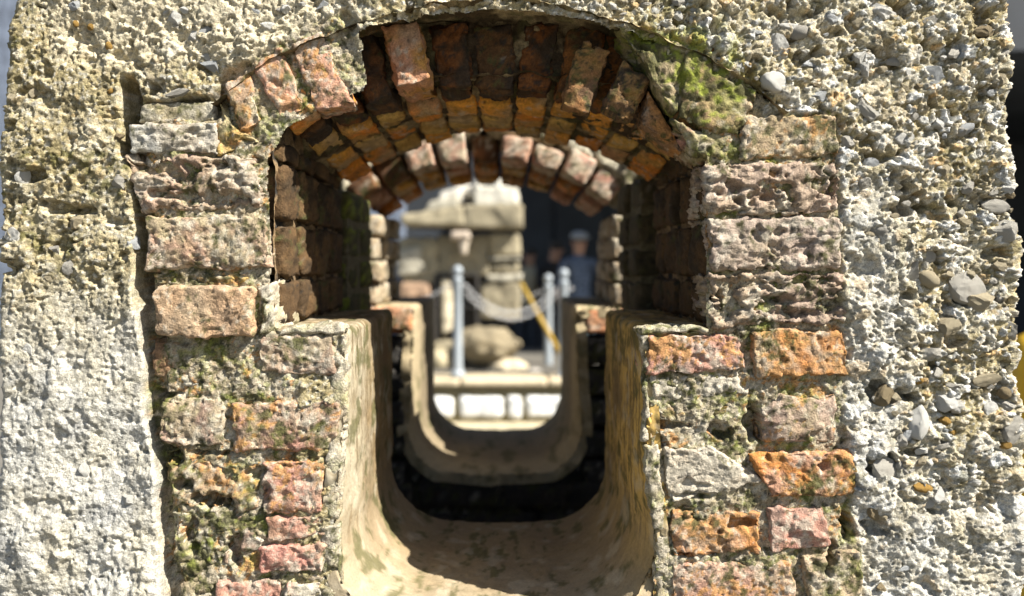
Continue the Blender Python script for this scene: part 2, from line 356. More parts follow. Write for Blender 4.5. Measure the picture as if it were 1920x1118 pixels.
def concrete_body():
    xl, xr = P(0, 0)[0], P(1916, 0)[0]; rc = .012
    # path round the slab: left side, front, right side
    s_side = np.concatenate([np.arange(T1, .06, -.012), np.arange(.06, rc, -.004)])
    path = [(xl, y, -1, 0) for y in s_side]
    path += [(xl + rc - rc * math.cos(a), rc - rc * math.sin(a), -math.cos(a), -math.sin(a)) for a in np.linspace(0, math.pi / 2, 6)]
    path += [(x, 0, 0, -1) for x in np.arange(xl + rc + .0018, xr - rc, .0018)]
    path += [(xr - rc + rc * math.sin(a), rc - rc * math.cos(a), math.sin(a), -math.cos(a)) for a in np.linspace(0, math.pi / 2, 6)]
    path += [(xr, y, 1, 0) for y in s_side[::-1]]
    path = np.array(path)
    zs = np.concatenate([np.arange(ZBOT, -.52, .03), np.arange(-.52, -.485, .005), np.arange(-.485, .385, .0018), np.arange(.387, .42, .005), np.arange(.42, ZTOP + .001, .02)])
    nu, nv = len(path), len(zs)
    X = np.tile(path[:, 0], nv); Yy = np.tile(path[:, 1], nv); NX = np.tile(path[:, 2], nv); NY = np.tile(path[:, 3], nv); Z = np.repeat(zs, nu)
    p = np.column_stack([X, Yy, Z])
    px, py = X / K + VX, VZ - Z / K
    wob = .010 * noise(p, 11, 91) + .005 * noise(p, 34, 92)
    xw, zw = X + wob, Z + .007 * noise(p, 23, 93)
    side = (np.abs(NX) > .5) & (Yy > .02)
    # ---- zones by what the surface is: pasty cement, sandy render, open aggregate
    paste = np.maximum(sm(440, 760, py + 90 * noise(p, 8, 95) + 60 * noise(p, 26, 98)) * sm(420, 330, px), .0)
    paste = np.maximum(paste, sm(820, 1000, py + 110 * noise(p, 7, 96)) * sm(1500, 1600, px) * .9)
    paste = np.maximum(paste, sm(1570, 1600, px) * sm(1740, 1660, px + 70 * noise(p, 9, 97)) * sm(250, 420, py) * .85)
    agg = sm(1080, 1250, px) * (1 - .6 * paste)
    agg = np.maximum(agg, sm(250, 140, py) * sm(180, 300, px) * .7)
    sandy = np.clip(1 - paste - agg, 0, 1)
    # ---- relief, positive outwards
    h = .0085 * fbm(p, 8.5, 3, 1) + (.0032 * fbm(p, 38, 4, 2, .55)) * (1 - .5 * paste - .55 * sandy) + .0012 * fbm(p, 150, 3, 3, .65)
    wv = .0025 * np.column_stack([noise(p, 60, 31), noise(p, 60, 32), noise(p, 60, 33)])
    A_, ia, ba = facet(p + wv, (38, 38, 50), 301); B_, ib, bb = facet(p + wv, (84, 84, 104), 302); C_, ic, bc = facet(p, (180, 180, 210), 303)
    i1, j1, l1 = ia, ib, ic
    isbig = (ia > .72) * sm(.03, .12, ba); ismid = (ib > .55) * sm(.03, .14, bb) * (1 - isbig)
    big, mid, small = isbig, ismid, sm(.05, .2, bc)
    h += agg * (.45 + .5 * sm(-.3, .3, noise(p, 9, 47))) * (isbig * (.0050 + .0035 * A_) + ismid * (.0030 + .0028 * B_) * (ib > .5) + .0012 * C_ - .0030)
    h += sandy * (.0020 * big * (i1 > .9) * (1 + A_) + .0018 * mid * (j1 > .8) * (1 + B_) + .0008 * C_)
    lump = fbm(p, (42, 42, 36), 4, 41, .55)
    lump2 = fbm(p + .004 * np.column_stack([noise(p, 40, 31), noise(p, 40, 32), noise(p, 40, 33)]), (26, 26, 20), 3, 43, .5)
    rough = .25 + .95 * sm(-.35, .45, fbm(p, (7, 7, 6), 3, 44))
    h += paste * rough * (.0048 * sm(-.15, .35, lump2) + .0016 * np.abs(lump) + .0010 * A_ * sm(.0, .3, fbm(p, 9, 3, 46)) + .0006 * B_ + .0003 * C_ - .0040 * sm(.93, .99, ridged(p, (20, 20, 15), 3, 42, .55)))
    pit = sm(.30, .62, fbm(p, 19, 4, 55, .6)); h -= pit * (.015 * agg + .009 * sandy + .004 * paste)
    h -= .010 * sm(.62, .9, noise(p, 27, 56)) * agg
    h -= paste * .007 * sm(.965, .992, ridged(p + wv, (7, 7, 9), 3, 48)) + agg * .006 * sm(.96, .99, ridged(p + wv, (8, 8, 11), 3, 49))
    for (qx, qy, wx_, wz_, dd) in ((1704, 376, 30, 34, .030), (1664, 742, 44, 22, .028), (1660, 872, 34, 20, .028), (1648, 990, 30, 16, .022), (1512, 104, 36, 14, .022), (1650, 296, 46, 12, .018), (1690, 12, 22, 20, .024), (1855, 24, 26, 18, .024),
                                   (1750, 400, 30, 30, .016), (1826, 560, 40, 16, .02), (1790, 640, 30, 14, .018), (1870, 470, 24, 12, .02), (1860, 60, 26, 14, .02), (1700, 560, 26, 14, .018), (62, 330, 46, 12, .020), (110, 385, 40, 12, .020), (98, 466, 14, 16, .020),
                                   (20, 505, 20, 26, .016), (150, 395, 26, 10, .018), (288, 170, 12, 22, .025), (20, 240, 14, 12, .014), (1560, 60, 26, 12, .016), (1790, 210, 16, 26, .016), (1450, 20, 20, 12, .014), (1780, 770, 24, 10, .014), (1720, 850, 30, 10, .014)):
        e_ = np.hypot((px - qx) / wx_, (py - qy) / wz_) + .95 * noise(p, (38, 38, 50), 308) + .5 * noise(p, 100, 309); h -= dd * sm(1.05, .45, e_)
    h -= .0042 * sm(.30, .55, noise(p, 165, 311) + .35 * noise(p, 40, 312)) * (sandy + agg + .45 * paste)
    # wandering cracks in the left render
    ck = ridged(p, (9, 9, 14), 3, 57, .5); h -= sandy * .012 * sm(.93, .985, ck) * sm(600, 700, 1300 - px)
    # mortar bed behind the bricks
    dl = polydist(xw, zw, ZL_POLY); dr = polydist(xw, zw, ZR_POLY)
    bed_l = sm(.004, -.006, dl); bed_r = sm(.004, -.005, dr)
    front = NY < -.5
    slot = sm(18, 8, np.abs(px - 236)) * sm(135, 160, py) * sm(300, 280, py)
    slot = np.maximum(slot, sm(14, 6, np.abs(px - 262)) * sm(380, 420, py) * sm(600, 540, py) * .8)
    bed_h = .0050 * fbm(p, 20, 4, 61) + .0022 * fbm(p, 90, 4, 62, .6) + .0012 * B_ + .0008 * C_
    h = np.where(front, h * (1 - bed_l) * (1 - bed_r) + (bed_l + bed_r).clip(0, 1) * bed_h - bed_l * (.005 + .020 * sm(.032, .018, -dl) * sm(500, 400, px)) - bed_r * .0045 + (bed_l + bed_r).clip(0, 1) * shared_relief(p) - slot * .045, h)
    # bigger ledges and spalls of the concrete seen along the right edge
    h += np.where(front, .012 * sm(30, 10, np.abs(px - 1745)) * 0, 0)
    X2 = X + NX * h; Y2 = Yy + NY * h
    ex = outline(Z, -1); er = outline(Z, 1)
    X2 = X2 + ex * sm(xl + .12, xl, X) - er * sm(xr - .12, xr, X)
    v = np.column_stack([X2, Y2, Z])
    # ---- colour
    c = np.tile(np.array((.36, .30, .165)), (len(p), 1))
    c = mix(c, (.50, .46, .35), sm(-.2, .5, fbm(p, 13, 4, 71)) * (.8 * agg + .45 * (1 - agg)))
    c = mix(c, (.29, .24, .12), sandy * sm(-.1, .4, fbm(p, 9, 4, 72)) * .7)
    c = mix(c, (.56, .55, .51), paste * (.75 + .25 * noise(p, 20, 73)))
    c = mix(c, (.50, .45, .33), paste * .5 * sm(.1, .5, fbm(p, (20, 20, 6), 4, 75)))
    c = mix(c, (.36, .36, .35), paste * sm(.1, .6, fbm(p, 15, 4, 74)) * .55)
    # pebbles keep their own colours
    def peb(c, m, idv, seed):
        t = (idv * 7919) % 1.0
        cols = np.array([(.74, .74, .71), (.50, .52, .53), (.56, .49, .35), (.42, .36, .25), (.54, .36, .17), (.66, .62, .53)])
        pick = np.minimum((t ** 1.0 * 9).astype(int), 8); tab = np.array([0, 5, 1, 2, 3, 5, 2, 0, 4])[pick]
        return c * (1 - m[:, None]) + cols[tab] * m[:, None]
    c = peb(c, big * agg * .85, i1, 1)
    c = peb(c, mid * np.clip(agg + .35 * sandy * (j1 > .85), 0, 1) * .7, j1, 2)
    c = peb(c, small * (agg * .45 + sandy * .4) * (l1 > .5), l1, 3)
    mo = sm(.15, .55, fbm(p, 12, 5, 77, .6)) * sm(-.1, .3, fbm(p, 70, 3, 78))
    c = mix(c, (.13, .12, .035), mo * (.8 * sandy + .5 * agg + .1 * paste))
    dk = sm(.2, .6, .6 * fbm(p, 30, 4, 79, .6) + .6 * fbm(p, 130, 3, 80, .6)); c = mix(c, (.13, .11, .06), dk * (.8 * sandy + .65 * agg + .34 * paste))
    # the light lime wash over the top left and the grey of the beds
    c = mix(c, (.60, .53, .38), .75 * sm(165, 90, py + 40 * noise(p, 14, 81)) * sm(60, 120, px) * sm(700, 600, px) )
    bedc = brick_colour(p, (.36, .30, .19), (.46, .40, .29), .52, .06, .15, .3, 50)
    bt = np.where(front, np.clip(bed_l + bed_r, 0, 1), 0)
    c = c * (1 - bt[:, None]) + bedc * bt[:, None]
    gm = np.where(front, sm(170, 40, np.hypot(px - 1290, (py - 130) * 1.1)), 0) * sm(-.3, .3, fbm(p, 40, 4, 84))
    c = mix(c, (.22, .25, .03), gm * .85)
    c *= (1 + .14 * fbm(p, 300, 2, 85))[:, None]
    # ---- faces, minus the opening
    i = np.arange(nu - 1); j = np.arange(nv - 1); J, I = np.meshgrid(j, i, indexing='ij')
    a = (J * nu + I).ravel(); F = np.column_stack([a, a + 1, a + nu + 1, a + nu])
    cx, cz = X[F].mean(1), Z[F].mean(1); cy = Yy[F].mean(1)
    wb = .004 * noise(np.column_stack([cx, cy, cz]), 60, 66)
    keep = ~(inpoly(cx + wb, cz + wb, open_poly) & (cy < .005))
    F = F[keep]
    # rear, top caps
    n0 = len(v)
    extra = []; ef = []
    top = (nv - 1) * nu
    extra_v = [(0, T1, ZTOP)]
    v = np.vstack([v, np.array(extra_v)]); c = np.vstack([c, [[.4, .35, .25]]])
    tris = [(top + k, top + k + 1, n0, n0) for k in range(nu - 1)]
    F = np.vstack([F, np.array(tris)[:, [0, 1, 2, 2]]])
    used = np.unique(F); remap = np.full(len(v), -1); remap[used] = np.arange(len(used))
    F = remap[F]; v = v[used]; c = c[used]
    # quads only in one block; cap triangles are degenerate quads, so split the two sorts
    deg = F[:, 2] == F[:, 3]
    me = mesh_np('concrete_body', v, F[~deg], M_CONC, c)
    child('concrete_body', me, near)
    # rear wall and top in plain big faces, with the opening left free
    def quads(name, polys):
        vs, fs = [], []
        for q in polys:
            b0 = len(vs); vs += q; fs.append(tuple(range(b0, b0 + 4)))
        vs = np.array(vs); return mesh_np(name, vs, np.array(fs), M_CONC, np.tile(np.array((.38, .33, .23)), (len(vs), 1)), False)
    y = T1 - .002; yb = T1
    arcp = [arc(R0 + .05, a) for a in np.linspace(-38, 38, 13)]
    pl = [[(xl, y, ZBOT), (XJL - .03, y, ZBOT), (XJL - .03, y, ZTOP), (xl, y, ZTOP)], [(XJR + .03, y, ZBOT), (xr, y, ZBOT), (xr, y, ZTOP), (XJR + .03, y, ZTOP)],
          [(XJL - .03, y, ZBOT), (XJR + .03, y, ZBOT), (XJR + .03, y, -.56), (XJL - .03, y, -.56)]]
    for k in range(12):
        (x1, z1), (x2, z2) = arcp[k], arcp[k + 1]; pl.append([(x1, y, z1), (x2, y, z2), (x2, y, ZTOP), (x1, y, ZTOP)])
    for sgn, xj in ((-1, XJL - .03), (1, XJR + .03)):
        xa, za = arcp[0] if sgn < 0 else arcp[-1]
        pl.append([(min(xj, xa), y, za), (max(xj, xa), y, za), (max(xj, xa), y, ZTOP), (min(xj, xa), y, ZTOP)])
    pl.append([(XJL - .03, y, -.56), (-.27, y, -.56), (-.27, y, ZL - .02), (XJL - .03, y, ZL - .02)])
    pl.append([(.22, y, -.56), (XJR + .03, y, -.56), (XJR + .03, y, ZL - .02), (.22, y, ZL - .02)])
    pl.append([(xl + .03, .015, ZTOP - .003), (xr - .03, .015, ZTOP - .003), (xr - .03, T1 - .004, ZTOP - .003), (xl + .03, T1 - .004, ZTOP - .003)])
    child('rear_face', quads('rear_face', pl), near)
concrete_body()

# ---- concrete vault above the bricks and mortar behind the jambs
def sheet(name, fn, nu, nv, colour, parent, mat, hfn=None, flip=False):
    U, Vv = np.meshgrid(np.linspace(0, 1, nu), np.linspace(0, 1, nv)); U = U.ravel(); Vv = Vv.ravel()
    p, n = fn(U, Vv)
    h = hfn(p) if hfn is not None else 0
    v = p + n * np.asarray(h)[..., None] if hfn is not None else p
    i = np.arange(nu - 1); j = np.arange(nv - 1); J, I = np.meshgrid(j, i, indexing='ij'); a = (J * nu + I).ravel()
    F = np.column_stack([a, a + 1, a + nu + 1, a + nu]);
    if flip: F = F[:, ::-1]
    return child(name, mesh_np(name, v, F, mat, colour(p)), parent)

def vault(U, Vv):
    a = np.radians(-40 + 82 * U); y = -.006 + (T1 + .004) * Vv
    n = np.column_stack([-np.sin(a), 0 * a, -np.cos(a)])
    return np.column_stack([CX + RX * np.sin(a), y, CZ + RX * np.cos(a)]), n
sheet('mortar_vault', vault, 240, 120, lambda p: mix(mix(np.tile(np.array((.36, .28, .15)), (len(p), 1)), (.10, .07, .035), sm(-.3, .2, fbm(p, 14, 4, 5))), MOSS, .6 * sm(.1, .4, fbm(p, 22, 4, 8))),
      near, M_CONC, lambda p: .007 * fbm(p, (10, 26, 10), 4, 4) + .003 * fbm(p, (60, 90, 60), 4, 6))
def jamb_back(x, sgn):
    def f(U, Vv):
        z = -.115 + .37 * U; y = .012 + (T1 - .016) * Vv
        return np.column_stack([np.full(len(U), x), y, z]), np.tile(np.array([sgn, 0., 0.]), (len(U), 1))
    return f
mort = lambda p: mix(np.tile(np.array((.25, .17, .09)), (len(p), 1)), SOOT_AND_SHADE, sm(-.1, .4, fbm(p, 30, 4, 7)))
sheet('mortar_backing', jamb_back(XJL - .012, 1.0), 90, 110, mort, near, M_CONC, lambda p: .004 * fbm(p, 40, 4, 3))
sheet('mortar_backing', jamb_back(XJR + .012, -1.0), 90, 110, mort, near, M_CONC, lambda p: .004 * fbm(p, 40, 4, 3))

# ---- mortar in the joints of the arch
def joint(U, Vv):
    a = np.radians(-38 + 76 * U); y = .068 + (T1 - .071) * Vv; rd = R0 + .010 + .022 * sm(.175, .150, y); fl_ = .030 * (1 - y / T1) * np.minimum(1, np.abs(np.degrees(a)) / 30)
    return np.column_stack([CX + rd * np.sin(a), y, CZ + rd * np.cos(a) + fl_]), np.column_stack([-np.sin(a), 0 * a, -np.cos(a)])
mcol = lambda p: mix(mix(np.tile(np.array((.26, .20, .11)), (len(p), 1)), (.06, .04, .022), sm(-.35, .15, fbm(p, 20, 4, 5))), MOSS, .5 * sm(.1, .4, fbm(p, 22, 4, 8)))
sheet('joint_mortar', joint, 300, 110, mcol, near, M_CONC, lambda p: .006 * fbm(p, 30, 4, 4) + .002 * fbm(p, 90, 3, 6))
def jface(U, Vv):
    a = np.radians(-22 + 46 * U); rd = R0 + .026 + (RX - R0 - .028) * Vv
    return np.column_stack([CX + rd * np.sin(a), (.080 + 0 * a), CZ + rd * np.cos(a) + .030 * .7 * np.minimum(1, np.abs(np.degrees(a)) / 30)]), np.tile(np.array([0., -1., 0.]), (len(U), 1))
sheet('joint_mortar', jface, 220, 50, mcol, near, M_CONC, lambda p: .010 * fbm(p, 26, 4, 14) - .004 + .003 * fbm(p, 90, 3, 6), flip=True)

# ---- arch bricks
NV_ = 11; A0, A1 = -36.2, 36.4; rng = random.Random(5)
rows = [(0.0, .056), (.066, .150), (.161, .246), (.257, .340), (.351, T1)]
def flare(a, y): return .030 * (1 - y / T1) * min(1, abs(a) / 30.0) if y < T1 else 0
def pol(r, a, y):
    x, z = arc(r, a); return (x, z + flare(a, y))
for ri, (ya, yb) in enumerate(rows):
    for k in range(NV_):
        a0 = A0 + (A1 - A0) * k / NV_ + .40 + rng.uniform(-.2, .2); a1 = A0 + (A1 - A0) * (k + 1) / NV_ - .40 + rng.uniform(-.2, .2); am = .5 * (a0 + a1)
        if ri == 0 and k not in (0, 1, 10): continue
        ri_ = R0 + rng.uniform(-.006, .006) + (.0, .007, .006, .003, 0)[ri]; ro = RX - .004 - rng.uniform(0, .006)
        ys = ya + (rng.uniform(-.012, .010) if ri == 1 else 0)
        if ri == 1 and k == 3: ys = .034
        if ri == 1 and k == 2: ys = .060
        q = [pol(ro, a0, ys), pol(ro, a1, ys), pol(ri_, a1, ys), pol(ri_, a0, ys)]
        qb = [pol(ro, a0, yb), pol(ro, a1, yb), pol(ri_, a1, yb), pol(ri_, a0, yb)]
        base, sec = rng.choice([((.80, .30, .045), (.55, .20, .04)), ((.70, .42, .11), (.52, .30, .08)), ((.84, .38, .06), (.62, .31, .06)), ((.62, .40, .12), (.45, .27, .08)), ((.76, .27, .04), (.58, .30, .07))])  # bounce glow under the arch put into these amber colours
        if ri == 0: ys = .012
        if ri == 0 and k == 10: ro = R0 + .055; base, sec = (.20, .11, .04), (.3, .14, .04)
        if ri == 1: base, sec = rng.choice([((.20, .075, .022), (.06, .038, .022)), ((.12, .06, .024), (.05, .034, .022)), ((.26, .10, .025), (.08, .045, .022))])  # shade of the recess put into the colour of these faces
        if ri == 1 and k == 3: base, sec = (.55, .28, .16), (.55, .28, .07)
        brick(near, q, ys, yb, 'soffit' if ri > 1 or ri == 0 else 'broken', base, sec, moss=.04, crust=-.05, soot_and_shade=.12 + (.32 if ri == 1 and k != 3 else 0), seed=ri * 20 + k, back=qb,
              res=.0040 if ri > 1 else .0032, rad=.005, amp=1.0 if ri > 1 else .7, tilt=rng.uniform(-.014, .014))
# front ring: three sound bricks on the left, two broken ones right of the crown, mossy mass on the right
brick(near, bq((424, 152), (472, 132), (494, 232), (447, 252)), -.004, .062, 'worn', OCHRE, SALMON, .32, .35, .2, .15, 101, label='rounded ochre arch brick at the left springing')
brick(near, bq((468, 116), (527, 90), (577, 210), (521, 224)), -.002, .062, 'rugged', SALMON, (.55, .30, .16), .34, .12, .15, .15, 102, amp=.35)
brick(near, bq((544, 78), (602, 52), (662, 194), (590, 210)), .0, .062, 'worn', SALMON, (.52, .31, .20), .28, .10, .2, .2, 103, label='long salmon arch brick with its front face in the sun')
brick(near, bq((1092, 58), (1150, 82), (1112, 214), (1050, 188)), .028, .066, 'broken', UMBER, (.30, .15, .06), .36, .0, .0, .4, 104, amp=.7)
brick(near, bq((1172, 98), (1232, 140), (1190, 226), (1128, 198)), .020, .066, 'broken', UMBER, (.35, .2, .08), .4, .0, .0, .5, 105, amp=.9)
brick(near, bq((1160, 48), (1292, 80), (1268, 222), (1214, 130)), .002, .110, 'mossy', (.30, .27, .10), (.34, .27, .13), .80, .0, .05, .1, 106, label='arch brick under yellow-green moss')
brick(near, bq((1290, 82), (1424, 168), (1384, 262), (1268, 224)), -.002, .110, 'mossy', (.30, .27, .11), (.38, .26, .14), .76, .0, .05, .1, 107)
brick(near, bq((1262, 224), (1386, 262), (1352, 306), (1292, 286)), .0, .110, 'mossy', (.36, .31, .17), PINK, .5, .0, .05, .15, 108)
brick(near, bq((1222, 150), (1262, 226), (1292, 286), (1206, 226)), .030, .110, 'broken', BROWN, (.5, .24, .08), .3, 0, 0, .4, 109, amp=.6)

# ---- left jamb and left lower masonry, front row
def FB(pts, style, base, sec, seed, y0=.0, y1=.106, moss=.3, lichen=0., crust=.12, soot_and_shade=.15, **kw):
    kw.setdefault('res', .0024); return brick(near, bq(*pts), y0 * .7, y1, style, base, sec, moss, lichen, crust, soot_and_shade, seed, shared=True, **kw)
FB(((262, 192), (398, 186), (400, 232), (256, 230)), 'broken', (.42, .39, .31), (.34, .30, .18), 1, y0=.006, amp=.5, crust=.2)
FB(((243, 233), (408, 231), (412, 288), (250, 290)), 'rugged', (.46, .45, .41), (.40, .38, .30), 2, y0=-.004, amp=.35, moss=.2, label='pale grey brick below the concrete on the left')
FB(((405, 180), (440, 240), (500, 270), (410, 290)), 'mossy', (.42, .35, .20), OCHRE, 3, moss=.35)
FB(((238, 297), (488, 294), (492, 388), (262, 396)), 'rugged', (.42, .29, .21), (.34, .24, .17), 4, y0=-.006, moss=.22, label='deeply eroded brown brick in the left jamb')
FB(((272, 406), (500, 402), (512, 502), (276, 508)), 'worn', (.40, .32, .21), (.46, .30, .21), 5, y0=-.008, moss=.36, crust=.15, label='smooth tan brick with green moss in the left jamb')
FB(((282, 510), (440, 508), (500, 528), (288, 534)), 'mossy', (.42, .35, .22), OCHRE, 6, y0=.004, moss=.42)
FB(((288, 537), (478, 536), (482, 632), (294, 634)), 'worn', (.52, .34, .20), (.44, .30, .19), 7, y0=-.016, moss=.10, soot_and_shade=.1, crust=.02, amp=.75, label='clean tan brick standing proud in the left jamb')
FB(((480, 540), (512, 524), (522, 618), (486, 630)), 'mossy', (.46, .40, .26), CREAM, 8, y0=-.004, moss=.34)
FB(((276, 640), (350, 640), (352, 700), (284, 710)), 'broken', BROWN, TAN, 9, y0=.008, amp=.6)
FB(((350, 640), (478, 640), (478, 688), (352, 695)), 'worn', (.26, .19, .13), SOOT_AND_SHADE, 10, y0=.022, soot_and_shade=.3)  # shadow under the overhanging brick put into this dark colour
FB(((482, 630), (625, 624), (628, 706), (484, 702)), 'worn', ROSE, (.42, .34, .24), 11, y0=-.002, moss=.36, crust=.12, label='rose brick with moss under the left ledge')
FB(((300, 704), (625, 708), (628, 748), (300, 742)), 'mossy', (.48, .44, .33), (.52, .48, .40), 12, y0=.010, moss=.30, crust=.3, soot_and_shade=.1, name='mortar_joint')
FB(((302, 750), (418, 748), (420, 836), (300, 838)), 'worn', (.42, .34, .23), ROSE, 13, y0=-.002, moss=.38)
FB(((436, 752), (636, 752), (636, 852), (440, 848)), 'worn', ROSE, PINK, 14, y0=-.006, moss=.42, crust=.1, lichen=.12, label='pink and mossy brick in the left pier')
FB(((300, 842), (630, 856), (626, 866), (304, 858)), 'mossy', (.36, .32, .20), TAN, 15, y0=.012, moss=.5, name='mortar_joint')
FB(((306, 862), (486, 866), (488, 958), (318, 952)), 'mossy', (.42, .30, .18), (.5, .26, .12), 16, y0=.002, moss=.48, lichen=.24, soot_and_shade=.25, label='moss-blackened brick with orange flakes in the left pier')
FB(((490, 866), (614, 862), (612, 964), (494, 962)), 'worn', PINK, (.50, .30, .20), 17, y0=-.006, moss=.22, lichen=.22)
FB(((318, 960), (400, 962), (398, 1066), (326, 1060)), 'mossy', (.36, .30, .19), MOSS, 18, y0=.004, moss=.55, soot_and_shade=.3)
FB(((404, 962), (494, 968), (492, 1066), (408, 1066)), 'broken', (.40, .30, .22), ROSE, 19, y0=.004, moss=.42, soot_and_shade=.25, amp=.8)
FB(((500, 968), (616, 962), (614, 1012), (500, 1016)), 'worn', PINK, SALMON, 20, y0=-.004, moss=.22)
FB(((482, 1020), (612, 1016), (608, 1074), (490, 1076)), 'worn', (.55, .26, .20), PINK, 21, y0=-.006, moss=.12, label='bright pink brick low in the left pier')
FB(((340, 1070), (604, 1080), (604, 1092), (346, 1088)), 'mossy', CREAM, TAN, 22, y0=.010, moss=.25, name='mortar_joint')
FB(((402, 1092), (524, 1090), (524, 1190), (404, 1190)), 'worn', PINK, SALMON, 23, y0=-.002, moss=.2)
FB(((532, 1094), (604, 1092), (604, 1190), (532, 1190)), 'worn', PINK, CREAM, 24, y0=-.002, moss=.15)
FB(((330, 1088), (396, 1096), (396, 1190), (336, 1190)), 'broken', (.40, .35, .22), TAN, 25, y0=.004, moss=.35, amp=.7)
# ---- right jamb and right lower masonry, front row
FB(((1392, 216), (1566, 214), (1572, 292), (1384, 302)), 'worn', (.44, .33, .18), (.54, .34, .20), 31, y0=-.004, moss=.36, lichen=.1, crust=.15, label='tan-pink topmost brick of the right jamb')
FB(((1316, 308), (1572, 302), (1576, 400), (1326, 402)), 'rugged', (.44, .33, .25), (.38, .28, .20), 32, y0=-.005, moss=.2, amp=.9, label='flaking brown brick in the right jamb')
FB(((1326, 410), (1576, 406), (1582, 504), (1334, 506)), 'rugged', (.46, .36, .29), (.40, .32, .25), 33, y0=-.006, moss=.24, amp=.62)
FB(((1326, 516), (1584, 510), (1592, 604), (1338, 614)), 'rugged', (.40, .30, .23), (.34, .25, .18), 34, y0=-.004, moss=.26, amp=1.1, label='crumbling brown brick just above the right ledge')
FB(((1212, 628), (1390, 626), (1396, 694), (1208, 706)), 'worn', (.46, .30, .23), PINK, 35, y0=-.006, moss=.24, lichen=.24, label='pink brick under the right ledge')
FB(((1404, 622), (1586, 618), (1588, 704), (1410, 708)), 'worn', (.44, .30, .19), ORANGE, 36, y0=-.008, moss=.34, lichen=.36, label='brick with bright orange lichen in the right pier')
FB(((1212, 702), (1404, 696), (1404, 744), (1216, 750)), 'mossy', (.52, .46, .36), (.54, .50, .42), 37, y0=.004, moss=.15, crust=.35, soot_and_shade=.08)
FB(((1408, 712), (1584, 710), (1582, 734), (1408, 738)), 'mossy', (.44, .40, .28), TAN, 38, y0=.006, moss=.44, name='mortar_joint')
FB(((1214, 754), (1300, 752), (1300, 832), (1216, 822)), 'broken', (.32, .24, .14), ORANGE, 39, y0=.006, moss=.45, lichen=.3, soot_and_shade=.3, amp=.9)
FB(((1302, 750), (1392, 748), (1390, 836), (1304, 838)), 'mossy', (.36, .26, .14), ORANGE, 40, y0=.010, moss=.55, lichen=.28, soot_and_shade=.3)
FB(((1424, 742), (1570, 740), (1574, 832), (1430, 830)), 'broken', ROSE, (.46, .34, .26), 41, y0=-.004, moss=.38, lichen=.1, amp=.7)
FB(((1218, 832), (1424, 838), (1420, 850), (1240, 846)), 'mossy', TAN, CREAM, 42, y0=.010, moss=.4, name='mortar_joint')
FB(((1244, 846), (1330, 838), (1440, 902), (1252, 950)), 'worn', (.54, .47, .36), (.50, .42, .32), 43, y0=-.004, moss=.08, crust=.3, soot_and_shade=.08, label='pale wedge-shaped stone in the right pier')
FB(((1400, 852), (1600, 842), (1606, 930), (1446, 934)), 'worn', (.50, .28, .18), ORANGE, 44, y0=-.010, moss=.36, lichen=.26, label='orange brick standing proud at the right pier edge')
FB(((1256, 960), (1430, 956), (1428, 1042), (1260, 1046)), 'broken', (.52, .28, .15), ORANGE, 45, y0=-.004, moss=.25, lichen=.25, soot_and_shade=.2, amp=.8)
FB(((1438, 952), (1548, 948), (1562, 1034), (1440, 1038)), 'broken', ROSE, PINK, 46, y0=-.006, moss=.3, amp=.7)
FB(((1552, 944), (1592, 938), (1598, 1016), (1566, 1030)), 'worn', BROWN, TAN, 47, y0=.024, moss=.4, soot_and_shade=.3)
FB(((1250, 1042), (1430, 1046), (1430, 1056), (1252, 1054)), 'mossy', CREAM, TAN, 48, y0=.010, moss=.2, name='mortar_joint')
FB(((1256, 1058), (1488, 1052), (1492, 1160), (1260, 1160)), 'worn', (.48, .28, .20), (.52, .34, .24), 49, y0=-.004, moss=.3, lichen=.22)
FB(((1504, 1040), (1610, 1030), (1624, 1160), (1508, 1160)), 'worn', (.44, .34, .22), TAN, 50, y0=-.008, moss=.4, label='greenish tan brick at the bottom of the right pier')
for (x0, x1, yy, sd_) in ((330, 470, 1200, 61), (478, 610, 1200, 62), (1256, 1420, 1170, 63), (1430, 1620, 1170, 64), (330, 604, 1300, 65), (1256, 1620, 1280, 66)):
    FB(((x0, yy), (x1, yy), (x1, yy + 84), (x0, yy + 84)), 'worn', PINK, TAN, sd_, moss=.35, res=.005)

# ---- jamb bricks behind the front row
for side, xj in ((-1, XJL), (1, XJR)):
    edges = ((502, 400, 296), (614, 508, 402), (0, 0, 0))
    for ci, (zb, zt) in enumerate(((612, 530), (522, 418), (410, 306), (300, 262))):
        for ri, (ya, yb) in enumerate(((.020, .104), (.112, .210), (.218, .316), (.325, T1))):
            jit = rng.uniform(-.004, .005); dep = .05
            if side < 0: x0, x1 = xj - dep, xj + jit
            else: x0, x1 = xj + jit, xj + dep
            z0, z1 = P(0, zb)[1], P(0, zt)[1]
            base, sec = rng.choice([((.11, .065, .03), (.05, .035, .02)), ((.15, .09, .04), (.06, .04, .022)), ((.08, .05, .025), (.12, .07, .03))])  # dark tones carry the shade inside the opening
            brick(near, [(x0, z1), (x1, z1), (x1, z0), (x0, z0)], ya, yb, 'worn', base, sec, moss=.18, crust=-.05, soot_and_shade=.2, seed=300 + ci * 9 + ri * 2 + (50 if side > 0 else 0), res=.0045, rad=.007)

